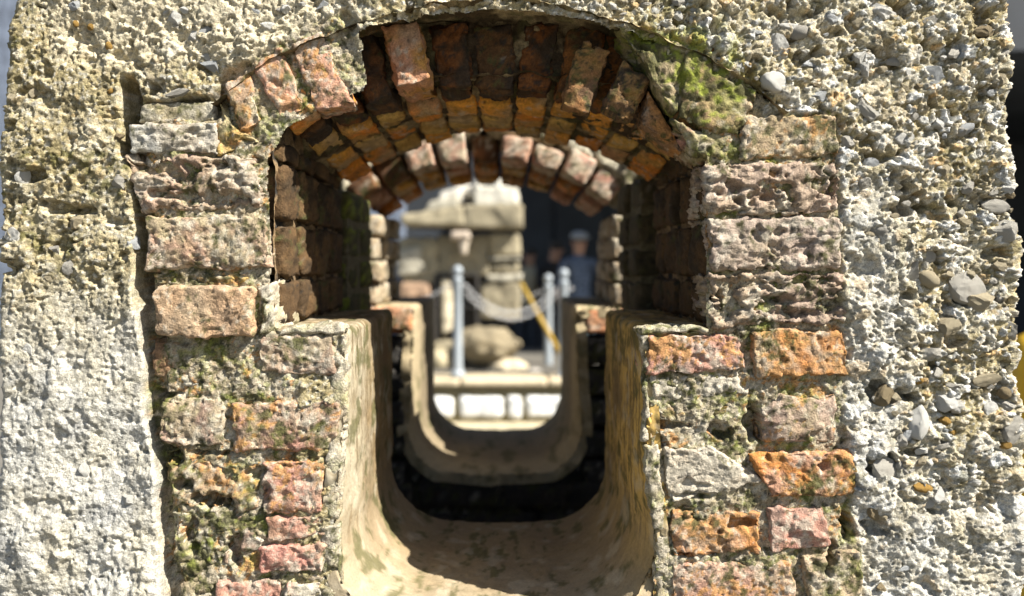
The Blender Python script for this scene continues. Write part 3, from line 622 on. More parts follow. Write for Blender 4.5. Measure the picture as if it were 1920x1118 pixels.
# ---- plaster channel lining
def lining(parent, y0, y1, xl, xr, zt, zf, rad, xjl, xjr, s, ny, colour, name='channel_lining', th=.022, erode=.012, scale=1.0, res=.0035):
    prof = []
    def add(x, z, nx, nz): prof.append((x, z, nx, nz))
    r2 = .012 * scale
    for x in np.arange(xjl - .02, xl - r2, res): add(x, zt, 0, 1)
    for a in np.linspace(0, math.pi / 2, 6): add(xl - r2 + r2 * math.sin(a), zt - r2 + r2 * math.cos(a), math.sin(a), math.cos(a))
    for z in np.arange(zt - r2 - res, zf + rad, -res): add(xl, z, 1, 0)
    for a in np.linspace(0, math.pi / 2, 30): add(xl + rad - rad * math.cos(a), zf + rad - rad * math.sin(a), math.cos(a), math.sin(a))
    n = int((xr - xl - 2 * rad) / res)
    for k in range(1, n):
        x = xl + rad + (xr - xl - 2 * rad) * k / n; add(x, zf - .004 * scale * math.sin(math.pi * k / n), 0, 1)
    for a in np.linspace(math.pi / 2, 0, 30): add(xr - rad + rad * math.cos(a), zf + rad - rad * math.sin(a), -math.cos(a), math.sin(a))
    for z in np.arange(zf + rad + res, zt - r2, res): add(xr, z, -1, 0)
    for a in np.linspace(math.pi / 2, 0, 6): add(xr + r2 - r2 * math.sin(a), zt - r2 + r2 * math.cos(a), -math.sin(a), math.cos(a))
    for x in np.arange(xr + r2 + res, xjr + .02, res): add(x, zt, 0, 1)
    A = np.array(prof); m = len(A)
    # depth stations: under-layer at the front cap, then inner surface
    ys = np.concatenate([np.full(5, 0.0), np.linspace(0, 1, ny)])
    off = np.concatenate([np.linspace(th, .003, 5), np.zeros(ny)])
    V = []
    X = np.tile(A[:, 0], len(ys)); Z = np.tile(A[:, 1], len(ys)); NX = np.tile(A[:, 2], len(ys)); NZ = np.tile(A[:, 3], len(ys))
    t = np.repeat(ys, m); o = np.repeat(off, m)
    pe = np.column_stack([X, 0 * X, Z])
    er = np.clip(.5 + .9 * fbm(pe, 14, 3, s), 0, 1.2) * erode
    er2 = np.where(o > .002, er + (.004 * noise(np.column_stack([X, o * 3, Z]), 70, s + 1)), er)
    y = y0 + er2 + t * (y1 - y0 - er2)
    p = np.column_stack([X - NX * o, y, Z - NZ * o])
    h = .0026 * fbm(p, (12, 6, 12), 3, s + 2) + .0010 * fbm(p, (60, 45, 36), 4, s + 3, .6) - .0040 * sm(.92, .98, ridged(p, (34, 30, 12), 3, s + 4)) * (np.abs(NX) > .7) - .0016 * sm(.3, .6, noise(p, 90, s + 9)) - .0025 * sm(.95, .99, ridged(p, 9, 3, s + 14))
    h -= .006 * sm(.03, 0, t * (y1 - y0)) * (1 + noise(p, 50, s + 5))
    h = np.where(o > .002, 0, h)
    v = p + np.column_stack([NX * h, 0 * h, NZ * h])
    # flare of the broken front edge
    fl = sm(.10, 0, y - y0) * sm(zt - .05, zf, Z)
    v[:, 0] += fl * .020 * np.sign(X - (xl + xr) / 2) * (np.abs(X - (xl + xr) / 2) > .12)
    nrow = len(ys)
    i = np.arange(m - 1); j = np.arange(nrow - 1); J, I = np.meshgrid(j, i, indexing='ij'); a = (J * m + I).ravel()
    F = np.column_stack([a, a + m, a + m + 1, a + 1])
    return child(name, mesh_np(name, v, F, M_PLAST, colour(p)), parent)

def plaster_col(p):
    c = np.tile(np.array((.24, .165, .075)), (len(p), 1))
    c = mix(c, (.15, .095, .045), sm(-.2, .5, fbm(p, (12, 8, 6), 4, 5)) * .8)
    c = mix(c, (.60, .40, .12), .9 * sm(.06, .14, p[:, 0]) * sm(-.50, -.42, p[:, 2]) * sm(-1.0, .1, fbm(p, (16, 9, 7), 4, 29)))  # right wall's gold raised in colour to stand in for bounced light
    c = mix(c, (.44, .40, .30), sm(.30, .0, p[:, 1] + .08 * fbm(p, 15, 4, 6)) * .75 * np.clip(sm(.0, -.15, p[:, 0]) + sm(-.42, -.5, p[:, 2]), 0, 1))  # sunlit front of left wall and floor put into the colour as cream
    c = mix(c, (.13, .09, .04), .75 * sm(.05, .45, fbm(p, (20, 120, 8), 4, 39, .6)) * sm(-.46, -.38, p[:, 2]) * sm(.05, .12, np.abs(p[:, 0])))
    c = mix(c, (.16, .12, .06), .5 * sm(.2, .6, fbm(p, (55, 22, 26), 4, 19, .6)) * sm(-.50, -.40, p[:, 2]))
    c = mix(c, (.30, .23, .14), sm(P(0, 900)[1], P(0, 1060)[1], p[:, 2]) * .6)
    c = mix(c, MOSS, .75 * sm(.15, .5, fbm(p, (40, 16, 18), 5, 7, .6)))
    c = mix(c, (.50, .44, .33), .4 * sm(.2, .6, fbm(p, (24, 18, 20), 5, 9)))
    return c
XCL, XCR = P(650, 0)[0], P(1205, 0)[0]; ZF = -.507
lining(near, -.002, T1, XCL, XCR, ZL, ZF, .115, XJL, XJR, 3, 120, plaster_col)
# cream plaster strips that show beside the channel edge on the face
def plaster_mass(pts, seed, y0, y1=.02, base=(.42, .36, .24)):
    v, f, p0 = brick_geo(bq(*pts), y0, y1, 'mossy', res=.0028, seed=seed, amp=.55)
    c = brick_colour(p0, base, (.50, .44, .33), moss=.44, crust=.25, soot_and_shade=.12, seed=seed)
    child('plaster_edge', mesh_np('plaster_edge', v, f, M_CONC, c), near)
plaster_mass(((622, 624), (655, 622), (648, 800), (616, 800)), 71, -.001)
plaster_mass(((614, 802), (648, 802), (640, 980), (604, 980)), 72, .0)
plaster_mass(((602, 982), (640, 982), (640, 1170), (598, 1170)), 73, -.001)
plaster_mass(((1196, 628), (1214, 628), (1222, 830), (1206, 830)), 74, .0)
plaster_mass(((1206, 832), (1240, 832), (1250, 1000), (1222, 1000)), 75, .0)
plaster_mass(((1224, 1002), (1254, 1002), (1258, 1170), (1236, 1170)), 76, .0)
plaster_mass(((530, 612), (640, 608), (650, 626), (522, 630)), 77, -.003, .05)
plaster_mass(((1196, 612), (1330, 614), (1330, 628), (1200, 630)), 78, -.003, .05)
# solid under the channel
me = mesh_np('channel_bed', np.array([(x, y, z) for x in (-.34, .30) for y in (.03, T1 - .004) for z in (ZBOT, ZF - .03)]),
             np.array([(0, 4, 5, 1), (2, 3, 7, 6), (0, 1, 3, 2), (4, 6, 7, 5), (1, 5, 7, 3), (0, 2, 6, 4)]), M_CONC, np.tile(np.array((.2, .17, .12)), (8, 1)), False)
child('channel_bed', me, near)

# ---- stones set in the concrete
def rock_mesh(seed, round_=0.0):
    import bmesh
    r = random.Random(seed); bm = bmesh.new(); bmesh.ops.create_icosphere(bm, subdivisions=3, radius=1)
    planes = []
    for _ in range(int(11 - 6 * round_)):
        n = Vector((r.gauss(0, 1), r.gauss(0, 1), r.gauss(0, 1))).normalized(); planes.append((n, r.uniform(.42, .82) + .25 * round_))
    for v in bm.verts:
        for n, d in planes:
            e = v.co.dot(n) - d
            if e > 0: v.co -= n * e
    P_ = np.array([v.co[:] for v in bm.verts]); h = .09 * fbm(P_ + seed, 2.2, 4, seed) + .05 * facet(P_ + seed, 2.6, seed)[0]
    for v, k in zip(bm.verts, h): v.co *= 1 + float(k)
    me = bpy.data.meshes.new('stone'); bm.to_mesh(me); bm.free()
    me.polygons.foreach_set('use_smooth', [round_ > .5] * len(me.polygons)); me.materials.append(M_ROCK); return me
ROCKS = [rock_mesh(k, 0.0 if k < 9 else 1.0) for k in range(14)]
WHT = (.85, .85, .82); GRB = (.58, .61, .64); GRY = (.60, .58, .53); TN = (.56, .49, .35); DTN = (.36, .29, .18); OC = (.52, .32, .09)
def stone(px, py, wpx, hpx, col, r, out=-.30):
    me = ROCKS[r.randrange(9, 14)] if col is OC or r.random() < .08 else ROCKS[r.randrange(9)]
    o = link('stone', me, near); x, z = P(px, py)
    a, b = wpx * K * .5, hpx * K * .5; d = min(a, b)
    o.location = (x, -out * d + .002, z + 1.4); o.scale = (a * 1.25, d * 1.1, b * 1.25); o.rotation_euler = (r.uniform(-.3, .3), r.uniform(-.5, .5), r.uniform(-.3, .3))
    j = r.uniform(.85, 1.12); o.color = (col[0] * j * .92, col[1] * j * .90, col[2] * j * .86, 1)
r = random.Random(11)
for px, py, a, b, c in [(1650, 22, 62, 40, WHT), (1556, 36, 34, 30, GRB), (1328, 76, 30, 34, WHT), (1362, 82, 38, 42, WHT), (1400, 8, 44, 16, GRB), (1480, 52, 46, 18, WHT), (1464, 84, 32, 42, WHT), (1452, 152, 40, 34, WHT),
        (1476, 172, 24, 20, GRY), (1540, 178, 34, 34, GRB), (1624, 126, 28, 34, WHT), (1706, 132, 26, 36, WHT), (1749, 144, 40, 42, GRB), (1636, 206, 56, 38, GRY), (1764, 232, 34, 26, WHT), (1806, 247, 30, 24, GRY), (1698, 256, 34, 26, WHT),
        (1850, 58, 58, 26, DTN), (1896, 356, 34, 24, WHT), (1886, 436, 52, 58, GRY), (1872, 386, 44, 22, GRY), (1712, 512, 36, 50, GRY), (1820, 540, 60, 52, GRY), (1500, 60, 30, 22, GRY), (1520, 120, 34, 16, GRB), (1590, 270, 30, 26, GRY),
        (1776, 762, 46, 38, WHT), (1726, 714, 14, 12, OC), (1774, 790, 20, 13, OC), (1790, 812, 16, 11, OC), (1734, 916, 36, 16, OC), (1762, 932, 36, 32, WHT), (1664, 882, 48, 40, GRY), (1602, 782, 46, 36, GRB), (1768, 838, 52, 20, GRY), (1905, 806, 44, 50, GRY),
        (1724, 792, 34, 60, WHT), (1660, 742, 48, 34, DTN), (1640, 632, 30, 22, TN), (1782, 612, 56, 40, TN), (1842, 570, 66, 42, TN), (1750, 664, 52, 34, GRY), (1856, 712, 50, 22, TN), (1792, 726, 40, 18, GRY), (1760, 700, 30, 18, GRY), (1862, 770, 26, 30, WHT),
        (1895, 815, 20, 12, OC), (1888, 835, 18, 14, OC), (1830, 905, 26, 20, WHT), (1700, 880, 34, 22, GRY), (1722, 968, 40, 20, GRY), (1780, 862, 40, 24, GRY), (1645, 960, 30, 26, DTN), (1625, 340, 30, 24, GRY), (1655, 430, 40, 26, GRY), (1745, 480, 22, 22, GRY),
        (146, 8, 40, 26, GRB), (245, 4, 36, 18, WHT), (325, 34, 32, 40, WHT), (394, 122, 38, 22, GRB), (430, 92, 22, 26, WHT), (461, 84, 30, 36, WHT), (444, 48, 26, 14, GRB), (310, 76, 26, 20, GRB), (362, 66, 26, 18, WHT), (326, 174, 62, 20, GRY), (165, 164, 30, 40, GRY),
        (37, 338, 24, 44, WHT), (221, 342, 42, 46, GRY), (92, 270, 30, 16, WHT), (144, 414, 34, 26, TN), (25, 442, 30, 30, WHT), (127, 502, 20, 24, GRY), (249, 456, 22, 26, GRB), (206, 170, 11, 10, OC), (202, 86, 11, 14, OC), (168, 50, 10, 11, OC), (140, 44, 9, 12, OC),
        (168, 260, 10, 9, OC), (60, 174, 22, 20, TN), (25, 180, 24, 26, TN), (386, 60, 26, 18, GRB), (420, 108, 24, 16, WHT), (500, 50, 30, 20, WHT), (536, 14, 22, 18, WHT), (566, 8, 14, 10, WHT), (480, 20, 26, 14, GRB), (350, 20, 26, 16, WHT), (605, 8, 26, 14, GRB), (385, 105, 20, 16, WHT),
        (113, 660, 30, 26, GRY), (50, 660, 26, 30, WHT), (150, 790, 28, 18, WHT), (240, 940, 30, 34, WHT), (155, 885, 16, 30, WHT), (1150, 12, 20, 14, WHT), (1272, 24, 18, 26, WHT), (1250, 44, 30, 12, GRB), (1305, 38, 18, 24, WHT), (1390, 122, 16, 22, WHT), (1402, 118, 14, 20, WHT),
        (1354, 112, 26, 10, GRB), (1420, 62, 26, 10, GRB), (1210, 8, 24, 12, GRY), (770, 6, 10, 8, WHT), (1896, 620, 30, 34, GRY), (1880, 500, 36, 26, TN), (1876, 150, 26, 34, TN), (1885, 100, 24, 20, GRY)]:
    stone(px, py, a, b, c, r)
n = 0
while n < 175:
    zone = r.random()
    if zone < .74: px, py = r.uniform(1600, 1900), r.uniform(0, 1118) ** 1.0
    elif zone < .90: px, py = r.uniform(1120, 1600), r.uniform(0, 190)
    else: px, py = (r.uniform(230, 640), r.uniform(0, 150)) if r.random() < .6 else (r.uniform(10, 240), r.uniform(20, 560))
    if px < 1590 and px > 1120 and py > 40 + (px - 1160) * .45: continue
    if 300 < px < 640 and py > 150 - (px - 300) * .3: continue
    if py > 900 and r.random() < .6: continue
    s_ = 9 + 17 * r.random() ** 2.2
    stone(px, py, s_ * r.uniform(1, 1.6), s_ * r.uniform(.7, 1.1), r.choice([WHT, GRY, GRY, TN, TN, GRB, DTN, TN, GRY]), r); n += 1

exec_later = []
# ================================================================== MOSSY PIERS BEHIND THE NEAR SECTION
YP0, YP1 = T1 + .03, Yr(.60)
def pier(x_in, sgn, ztop, label, seed, width, moss):
    t = thing('brick_pier', label, 'brick pier', (x_in + sgn * .1, (YP0 + YP1) / 2, -1.4), 'mossy brick piers behind the near section')
    rr = random.Random(seed); z = ztop; c = 0
    while z > -.62:
        hz = .062 + rr.uniform(-.004, .006)
        for j in range(2):
            ya = YP0 + (YP1 - YP0) * j / 2 + .003; yb = YP0 + (YP1 - YP0) * (j + 1) / 2 - .003
            xa = x_in + rr.uniform(-.004, .006) * sgn; xb = x_in + sgn * (.11 if c % 2 else .16)
            for (p, q) in ((xa, xb), (xb + sgn * .006, x_in + sgn * width)):
                l, h_ = min(p, q), max(p, q)
                brick(t, [(l, z), (h_, z), (h_, z - hz), (l, z - hz)], ya, yb, 'worn', (.075, .062, .035), (.10, .08, .045), moss=moss, crust=0, soot_and_shade=.3, seed=seed + c * 7 + j, res=.011, rad=.006)  # dark base carries the shade of the gap between the sections
        z -= hz + .009; c += 1
    lo = min(x_in + sgn * .006, x_in + sgn * width * .98); hi = max(x_in + sgn * .006, x_in + sgn * width * .98)
    me = mesh_np('core', np.array([(x, y, zz) for x in (lo + .004, hi) for y in (YP0 + .008, YP1 - .008) for zz in (-1.4, ztop - .01)]),
                 np.array([(0, 4, 5, 1), (2, 3, 7, 6), (0, 1, 3, 2), (4, 6, 7, 5), (1, 5, 7, 3), (0, 2, 6, 4)]), M_CONC, np.tile(np.array((.14, .12, .07)), (8, 1)), False)
    child('core', me, t)
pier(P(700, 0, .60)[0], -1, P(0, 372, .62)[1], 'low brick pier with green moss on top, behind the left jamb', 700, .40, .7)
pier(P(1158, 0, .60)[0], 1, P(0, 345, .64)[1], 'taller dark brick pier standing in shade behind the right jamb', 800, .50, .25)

# ================================================================== SECOND DRAIN SECTION
R2 = .555; Y2, Y2B = Yr(R2), Yr(.44)
far = thing('brick_drain_section', 'second drain section, out of focus, framed inside the near arch', 'drain section', (0, Y2, -1.4))
def Q(px, py, r_=R2): return P(px, py, r_)
C2X, C2Z = (925 - VX) * K / R2, None
# arch: crown y 338, springs at y 400, x 722..1150
hw = (1114 - 724) * .5 * K / .50; rise = .098
R2I = (hw * hw + rise * rise) / (2 * rise); C2X = Q(912, 0, .50)[0]; C2Z = P(0, 337, .50)[1] - R2I
half = math.degrees(math.asin(hw / R2I)) + 2
arc2 = lambda rd, a: (C2X + rd * math.sin(math.radians(a)), C2Z + rd * math.cos(math.radians(a)))
XL2, XR2 = Q(710, 0)[0], Q(1150, 0)[0]; ZL2 = Q(0, 574)[1]
XC2L, XC2R = Q(778, 0)[0], Q(1078, 0)[0]; ZF2 = Q(0, 886)[1]
rr = random.Random(77); nv2 = 9
for ri in range(3):
    ya = Y2 + .118 * ri; yb = ya + .112
    for k in range(nv2):
        a0 = -half + 2 * half * k / nv2 + .5; a1 = -half + 2 * half * (k + 1) / nv2 - .5; jr = rr.uniform(-.005, .006)
        ro = R2I + .10 + rr.uniform(-.022, .012); y_s = ya + ((0.02, .05, 0, .0, .07, .0, .0, .015, .03)[k] + rr.uniform(-.01, .01) if ri == 0 else 0)
        jr += (.030, .014, .0)[ri]; q = [arc2(ro, a0), arc2(ro, a1), arc2(R2I + jr, a1), arc2(R2I + jr, a0)]
        base, sec = rr.choice([((.50, .24, .16), (.55, .34, .24)), ((.6, .22, .05), (.45, .2, .06)), ((.52, .30, .08), (.56, .26, .06))]) if ri else rr.choice([((.56, .30, .22), (.6, .5, .36)), ((.5, .3, .2), (.6, .32, .22))])
        if ri == 0 and k in (0, 1, 4): base, sec = (.12, .06, .03), (.20, .09, .04)  # cast shade and recess shade put into the colour of these voussoirs
        brick(far, q, y_s, yb, 'worn', base, sec, moss=.3 if ri == 0 else .15, crust=.2 if ri == 0 else 0, soot_and_shade=.15, seed=900 + ri * 20 + k, res=.009, rad=.009)
def slabmass(parent, name, pts, y0, y1, seed, base=(.36, .31, .21), res=.012, amp=2.0, sec=(.46, .42, .32), moss=.35, style='mossy'):
    v, f, p0 = brick_geo(pts, y0, y1, style, res=res, seed=seed, amp=amp, rad=.015)
    return child(name, mesh_np(name, v, f, M_CONC, brick_colour(p0, base, sec, moss, 0, .15, .25, seed)), parent)
xo = .70
# haunches and body of the second section
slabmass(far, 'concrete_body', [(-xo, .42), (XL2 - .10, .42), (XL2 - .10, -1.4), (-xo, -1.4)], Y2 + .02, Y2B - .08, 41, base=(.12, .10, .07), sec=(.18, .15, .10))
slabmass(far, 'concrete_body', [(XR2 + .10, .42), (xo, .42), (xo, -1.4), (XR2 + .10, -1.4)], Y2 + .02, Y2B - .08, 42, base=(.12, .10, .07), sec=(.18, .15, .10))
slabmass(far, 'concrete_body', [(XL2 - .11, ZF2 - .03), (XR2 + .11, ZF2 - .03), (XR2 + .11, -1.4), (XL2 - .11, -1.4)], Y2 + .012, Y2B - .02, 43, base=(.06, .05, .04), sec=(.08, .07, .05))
for k in range(8):
    a0 = -half + 2 * half * k / 8; a1 = -half + 2 * half * (k + 1) / 8
    zt = .42
    q = [(arc2(R2I + .1, a0)[0], zt), (arc2(R2I + .1, a1)[0], zt), arc2(R2I + .095, a1), arc2(R2I + .095, a0)]
    slabmass(far, 'crown_concrete', q, Y2 + .03, Y2 + .35, 50 + k, res=.014, amp=1.0, base=(.50, .45, .32), sec=(.58, .54, .42), moss=.3)
slabmass(far, 'haunch_concrete', [(XL2 - .11, .42), (arc2(R2I + .1, -half)[0] + .004, .42), (arc2(R2I + .06, -half)[0], arc2(R2I + .06, -half)[1]), (XL2 - .11, arc2(R2I, -half)[1])], Y2 + .02, Y2 + .35, 61)
slabmass(far, 'haunch_concrete', [(arc2(R2I + .1, half)[0] - .004, .42), (XR2 + .11, .42), (XR2 + .11, arc2(R2I, half)[1]), (arc2(R2I + .06, half)[0], arc2(R2I + .06, half)[1])], Y2 + .02, Y2 + .35, 62)
zj = arc2(R2I, half)[1]
for side, xj in ((-1, XL2), (1, XR2)):
    z = ZL2; c = 0
    nb = 4; hz = (zj - ZL2) / nb
    for c in range(nb):
        for j in range(3):
            ya = Y2 + .118 * j + rr.uniform(0, .01); x0 = xj + rr.uniform(-.008, .010); x1 = xj + side * .10
            l, h_ = min(x0, x1), max(x0, x1)
            brick(far, [(l, z + hz - .002), (h_, z + hz - .002), (h_, z), (l, z)], ya, ya + .112, 'worn', (.42, .32, .2) if side < 0 else (.34, .25, .16), (.5, .42, .3), moss=.25, seed=1100 + c * 5 + j, res=.010, rad=.004)
        z += hz
# lower front bricks either side of the channel
for side, xa, xb in ((-1, XC2L - .022, XL2 - .10), (1, XC2R + .022, XR2 + .10)):
    z = ZL2 - .004; c = 0
    while z > ZF2 - .02:
        hz = .070; cuts = [xa, xa + (xb - xa) * (.5 if c % 2 else .95), xb]
        for a_, b_ in zip(cuts[:-1], cuts[1:]):
            if abs(b_ - a_) < .03: b_ = a_ + side * .03
            l, h_ = min(a_, b_), max(a_, b_)
            top = c == 0
            brick(far, [(l + .003, z), (h_ - .003, z), (h_ - .003, z - hz), (l + .003, z - hz)], Y2 + rr.uniform(-.004, .008), Y2 + .11, 'worn',
                  (.58, .25, .12) if top else (.06, .055, .05), (.6, .32, .18) if top else (.04, .038, .035), moss=.05 if top else .3, soot_and_shade=.05 if top else .35, seed=1200 + c * 3, res=.009, rad=.008)  # ledge course coloured as sunlit, courses under it coloured as shaded
        z -= hz + .008; c += 1
q = [Q(688, 573), Q(776, 573), Q(776, 620), Q(688, 620)]
brick(far, q, Y2 - .035, Y2 - .008, 'worn', (.60, .25, .10), (.62, .32, .18), moss=.0, crust=.1, soot_and_shade=.0, seed=1999, res=.007, rad=.006, label='orange brick in the sun at the left ledge')
# courses below its channel floor, the gap's shade put into their colour
z = ZF2 - .028; c = 0
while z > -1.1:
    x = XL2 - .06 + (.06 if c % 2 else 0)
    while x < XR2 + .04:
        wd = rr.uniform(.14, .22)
        brick(far, [(x, z), (x + wd, z), (x + wd, z - .07), (x, z - .07)], Y2 + rr.uniform(-.004, .006), Y2 + .10, 'worn', (.045, .04, .035), (.06, .05, .04), moss=.3, soot_and_shade=.3, seed=1300 + c * 9 + int(x * 50), res=.016, rad=.008)
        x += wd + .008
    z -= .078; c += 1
def plaster2(p):
    c = np.tile(np.array((.24, .19, .12)), (len(p), 1)); c = mix(c, (.42, .34, .21), sm(.2, .05, p[:, 1] - Y2)); return mix(c, MOSS, .6 * sm(.1, .5, fbm(p, (30, 10, 14), 4, 7)))
lining(far, Y2 - .006, Y2B, XC2L, XC2R, ZL2, ZF2, .12, XL2, XR2, 8, 50, plaster2, th=.03, erode=.02, res=.008)

# ================================================================== GROUND, TERRACE
def box_mesh(name, x0, x1, y0, y1, z0, z1, mat, bevel=0.0, seg=2):
    import bmesh
    bm = bmesh.new(); bmesh.ops.create_cube(bm, size=1)
    for v in bm.verts: v.co = Vector(((x0 + x1) / 2 + v.co.x * (x1 - x0), (y0 + y1) / 2 + v.co.y * (y1 - y0), (z0 + z1) / 2 + v.co.z * (z1 - z0)))
    if bevel: bmesh.ops.bevel(bm, geom=bm.edges[:], offset=bevel, segments=seg, affect='EDGES', profile=.5)
    me = bpy.data.meshes.new(name); bm.to_mesh(me); bm.free(); me.materials.append(mat); return me
def struct(name, me, mat=None): return link(name, me, None, kind='structure')
M_GROUND = plain('worn_dark_paving', (.13, .12, .10), .95, var=.3, scale=3)
gm = mesh_np('ground', np.array([(-250, -60, -1.4), (250, -60, -1.4), (250, 400, -1.4), (-250, 400, -1.4)]), np.array([(0, 1, 2, 3)]), M_GROUND, None, False); struct('ground', gm)

def lumpy(name, parent, quad, y0, y1, col, seed, res=.03, amp=1.0, style='mossy', rad=.03, **props):
    v, f, p0 = brick_geo([tuple(q) for q in quad], y0, y1, style, res=res, seed=seed, rad=rad, amp=0)
    n = v - v.mean(0); n /= np.linalg.norm(n, axis=1)[:, None] + 1e-9
    v = v + n * (amp * (.018 * fbm(v, 6, 4, seed) + .008 * fbm(v, 22, 3, seed + 1)))[:, None]
    me = mesh_np(name, v, f, M_FAR, None); o = child(name, me, parent, **props) if parent else link(name, me, None, **props)
    o.color = (*col, 1); return o
RT = .170; YT = Yr(RT); ZT = P(0, 712, RT)[1]
wall = thing('retaining_wall', 'low sunlit wall of whitewashed stones under a pale coping, seen beyond the second channel', 'stone wall', (0, YT, -1.4))
lumpy('mortar', wall, [(-3, ZT - .04), (4, ZT - .04), (4, -1.42), (-3, -1.42)], YT + .03, YT + .4, (.22, .19, .11), 1, res=.06, amp=.7)
x = -3.0; rr = random.Random(3)
big = [(805, 852), (858, 944), (950, 978), (984, 1062)]
for a_, b_ in big:
    lumpy('stone', wall, [(P(a_, 0, RT)[0], P(0, 741, RT)[1]), (P(b_, 0, RT)[0], P(0, 741, RT)[1] - .01), (P(b_, 0, RT)[0], P(0, 786, RT)[1]), (P(a_, 0, RT)[0] + .02, P(0, 786, RT)[1])], YT - .012, YT + .15, (.80, .80, .77), int(a_), res=.02, rad=.05, amp=.8)
for sgn, x in ((-1, P(800, 0, RT)[0]), (1, P(1066, 0, RT)[0])):
    for k in range(9):
        wd = rr.uniform(.18, .36); a_, b_ = sorted((x, x + sgn * wd))
        lumpy('stone', wall, [(a_, P(0, 741, RT)[1]), (b_, P(0, 741, RT)[1]), (b_, P(0, 786, RT)[1]), (a_, P(0, 786, RT)[1])], YT - .012, YT + .15, (.74, .73, .68), 40 + k, res=.035, rad=.05); x += sgn * (wd + .03)
x = -3.0
while x < 4:
    wd = rr.uniform(.5, .8); lumpy('coping_stone', wall, [(x, ZT), (x + wd - .01, ZT), (x + wd - .01, ZT - .055), (x, ZT - .055)], YT - .03, YT + .38, (.56, .47, .32), int(x * 10) + 90, res=.03, rad=.012, amp=.25); x += wd
lumpy('footing', wall, [(-3, P(0, 792, RT)[1]), (4, P(0, 792, RT)[1]), (4, -1.45), (-3, -1.45)], YT - .10, YT + .05, (.50, .43, .29), 77, res=.05, rad=.02, amp=.4)
tm = box_mesh('terrace', -3, 4, YT + .38, YT + 2.4, -1.4, ZT - .004, M_GROUND); struct('terrace', tm)

# ================================================================== POSTS AND CHAIN
M_POST = plain('painted_light_grey_metal', (.36, .40, .43), .45, var=.06)
M_CHAIN = plain('galvanised_chain', (.62, .62, .62), .4, .3)
def lathe(name, prof, mat, seg=28):
    vs = []; fs = []
    for rr_, z in prof:
        for k in range(seg): a = 2 * math.pi * k / seg; vs.append((rr_ * math.cos(a), rr_ * math.sin(a), z))
    for i in range(len(prof) - 1):
        for k in range(seg): fs.append((i * seg + k, i * seg + (k + 1) % seg, (i + 1) * seg + (k + 1) % seg, (i + 1) * seg + k))
    me = mesh_np(name, np.array(vs), np.array(fs), mat); return me
def post_parts():
    base = lathe('base', [(.0, 0), (.062, 0), (.062, .03), (.05, .05), (.045, .06), (0.0, .06)], M_POST)
    shaft = lathe('shaft', [(.040, .05), (.038, .3), (.034, .80), (.040, .81), (.040, .83), (.030, .84), (0, .84)], M_POST)
    ball = lathe('finial', [(.018, .83), (.025, .85)] + [(.042 * math.sin(t), .895 - .042 * math.cos(t)) for t in np.linspace(.7, math.pi - .001, 14)], M_POST)
    ring = []
    return base, shaft, ball
PARTS = post_parts()
def torus(name, R, rt, mat, seg=14, sub=6):
    vs = []; fs = []
    for i in range(seg):
        a = 2 * math.pi * i / seg
        for j in range(sub):
            b = 2 * math.pi * j / sub; vs.append(((R + rt * math.cos(b)) * math.cos(a) * 1.35, (R + rt * math.cos(b)) * math.sin(a) * .8, rt * math.sin(b)))
    for i in range(seg):
        for j in range(sub): fs.append((i * sub + j, ((i + 1) % seg) * sub + j, ((i + 1) % seg) * sub + (j + 1) % sub, i * sub + (j + 1) % sub))
    return mesh_np(name, np.array(vs), np.array(fs), mat)
EYE = torus('chain_eye', .018, .005, M_CHAIN)
def post(px, ptop, label, pbase):
    r_ = (pbase - ptop) * K / .937; x, z = P(px, pbase, r_); y = Yr(r_)
    t = thing('barrier_post', label, 'post', (x, y, z), 'grey chain posts on the terrace')
    for n_, me in zip(('base', 'shaft', 'finial'), PARTS): link(n_, me, t)
    for s_ in (-1, 1):
        e = link('chain_eye', EYE, t); e.location = (s_ * .052, 0, .765); e.rotation_euler = (math.pi / 2, 0, 0)
    return Vector((x, y, z))
p1 = post(858, 498, 'leftmost grey post with a round finial, in front of the ruin', 707)
p2 = post(1028, 514, 'middle grey post, smaller in view, behind the yellow pole', 698)
p3 = post(1057, 504, 'rightmost grey post, half hidden by the channel edge', 710)
LINK = torus('chain_link', .015, .0046, M_CHAIN, 10, 5)
def chain(a, b, sag, label):
    mid = (a + b) / 2; t = thing('hanging_chain', label, 'chain', a, 'chains between the grey posts')
    L_ = (b - a).length; n_ = int(L_ / .031)
    for k in range(n_ + 1):
        s_ = k / n_; p = a.lerp(b, s_); p.z -= sag * 4 * s_ * (1 - s_)
        q = a.lerp(b, s_ + .01); q.z -= sag * 4 * (s_ + .01) * (.99 - s_)
        d = (q - p).normalized(); o = link('chain_link', LINK, t); o.location = p - a
        o.rotation_mode = 'QUATERNION'; from mathutils import Quaternion
        o.rotation_quaternion = d.to_track_quat('X', 'Z') @ Quaternion((1, 0, 0), math.pi / 2 if k % 2 else 0)
Z76 = Vector((0, 0, .765))
chain(p1 + Z76 + Vector((.075, 0, 0)), p3 + Z76 - Vector((.075, 0, 0)), .21, 'long pale chain sagging from the left post to the right post')
chain(p1 + Z76 + Vector((.075, 0, -.07)), p3 + Z76 - Vector((.075, 0, .07)), .20, 'second strand sagging just under the long chain')
chain(p1 + Z76 - Vector((.075, 0, 0)), p1 + Z76 + Vector((-.9, .25, 0)), .14, 'chain running from the left post out to the left')
chain(p2 + Z76 - Vector((.075, 0, 0)), p2 + Z76 + Vector((-1.5, .6, 0)), .16, 'chain behind the yellow pole, starting at the middle post')

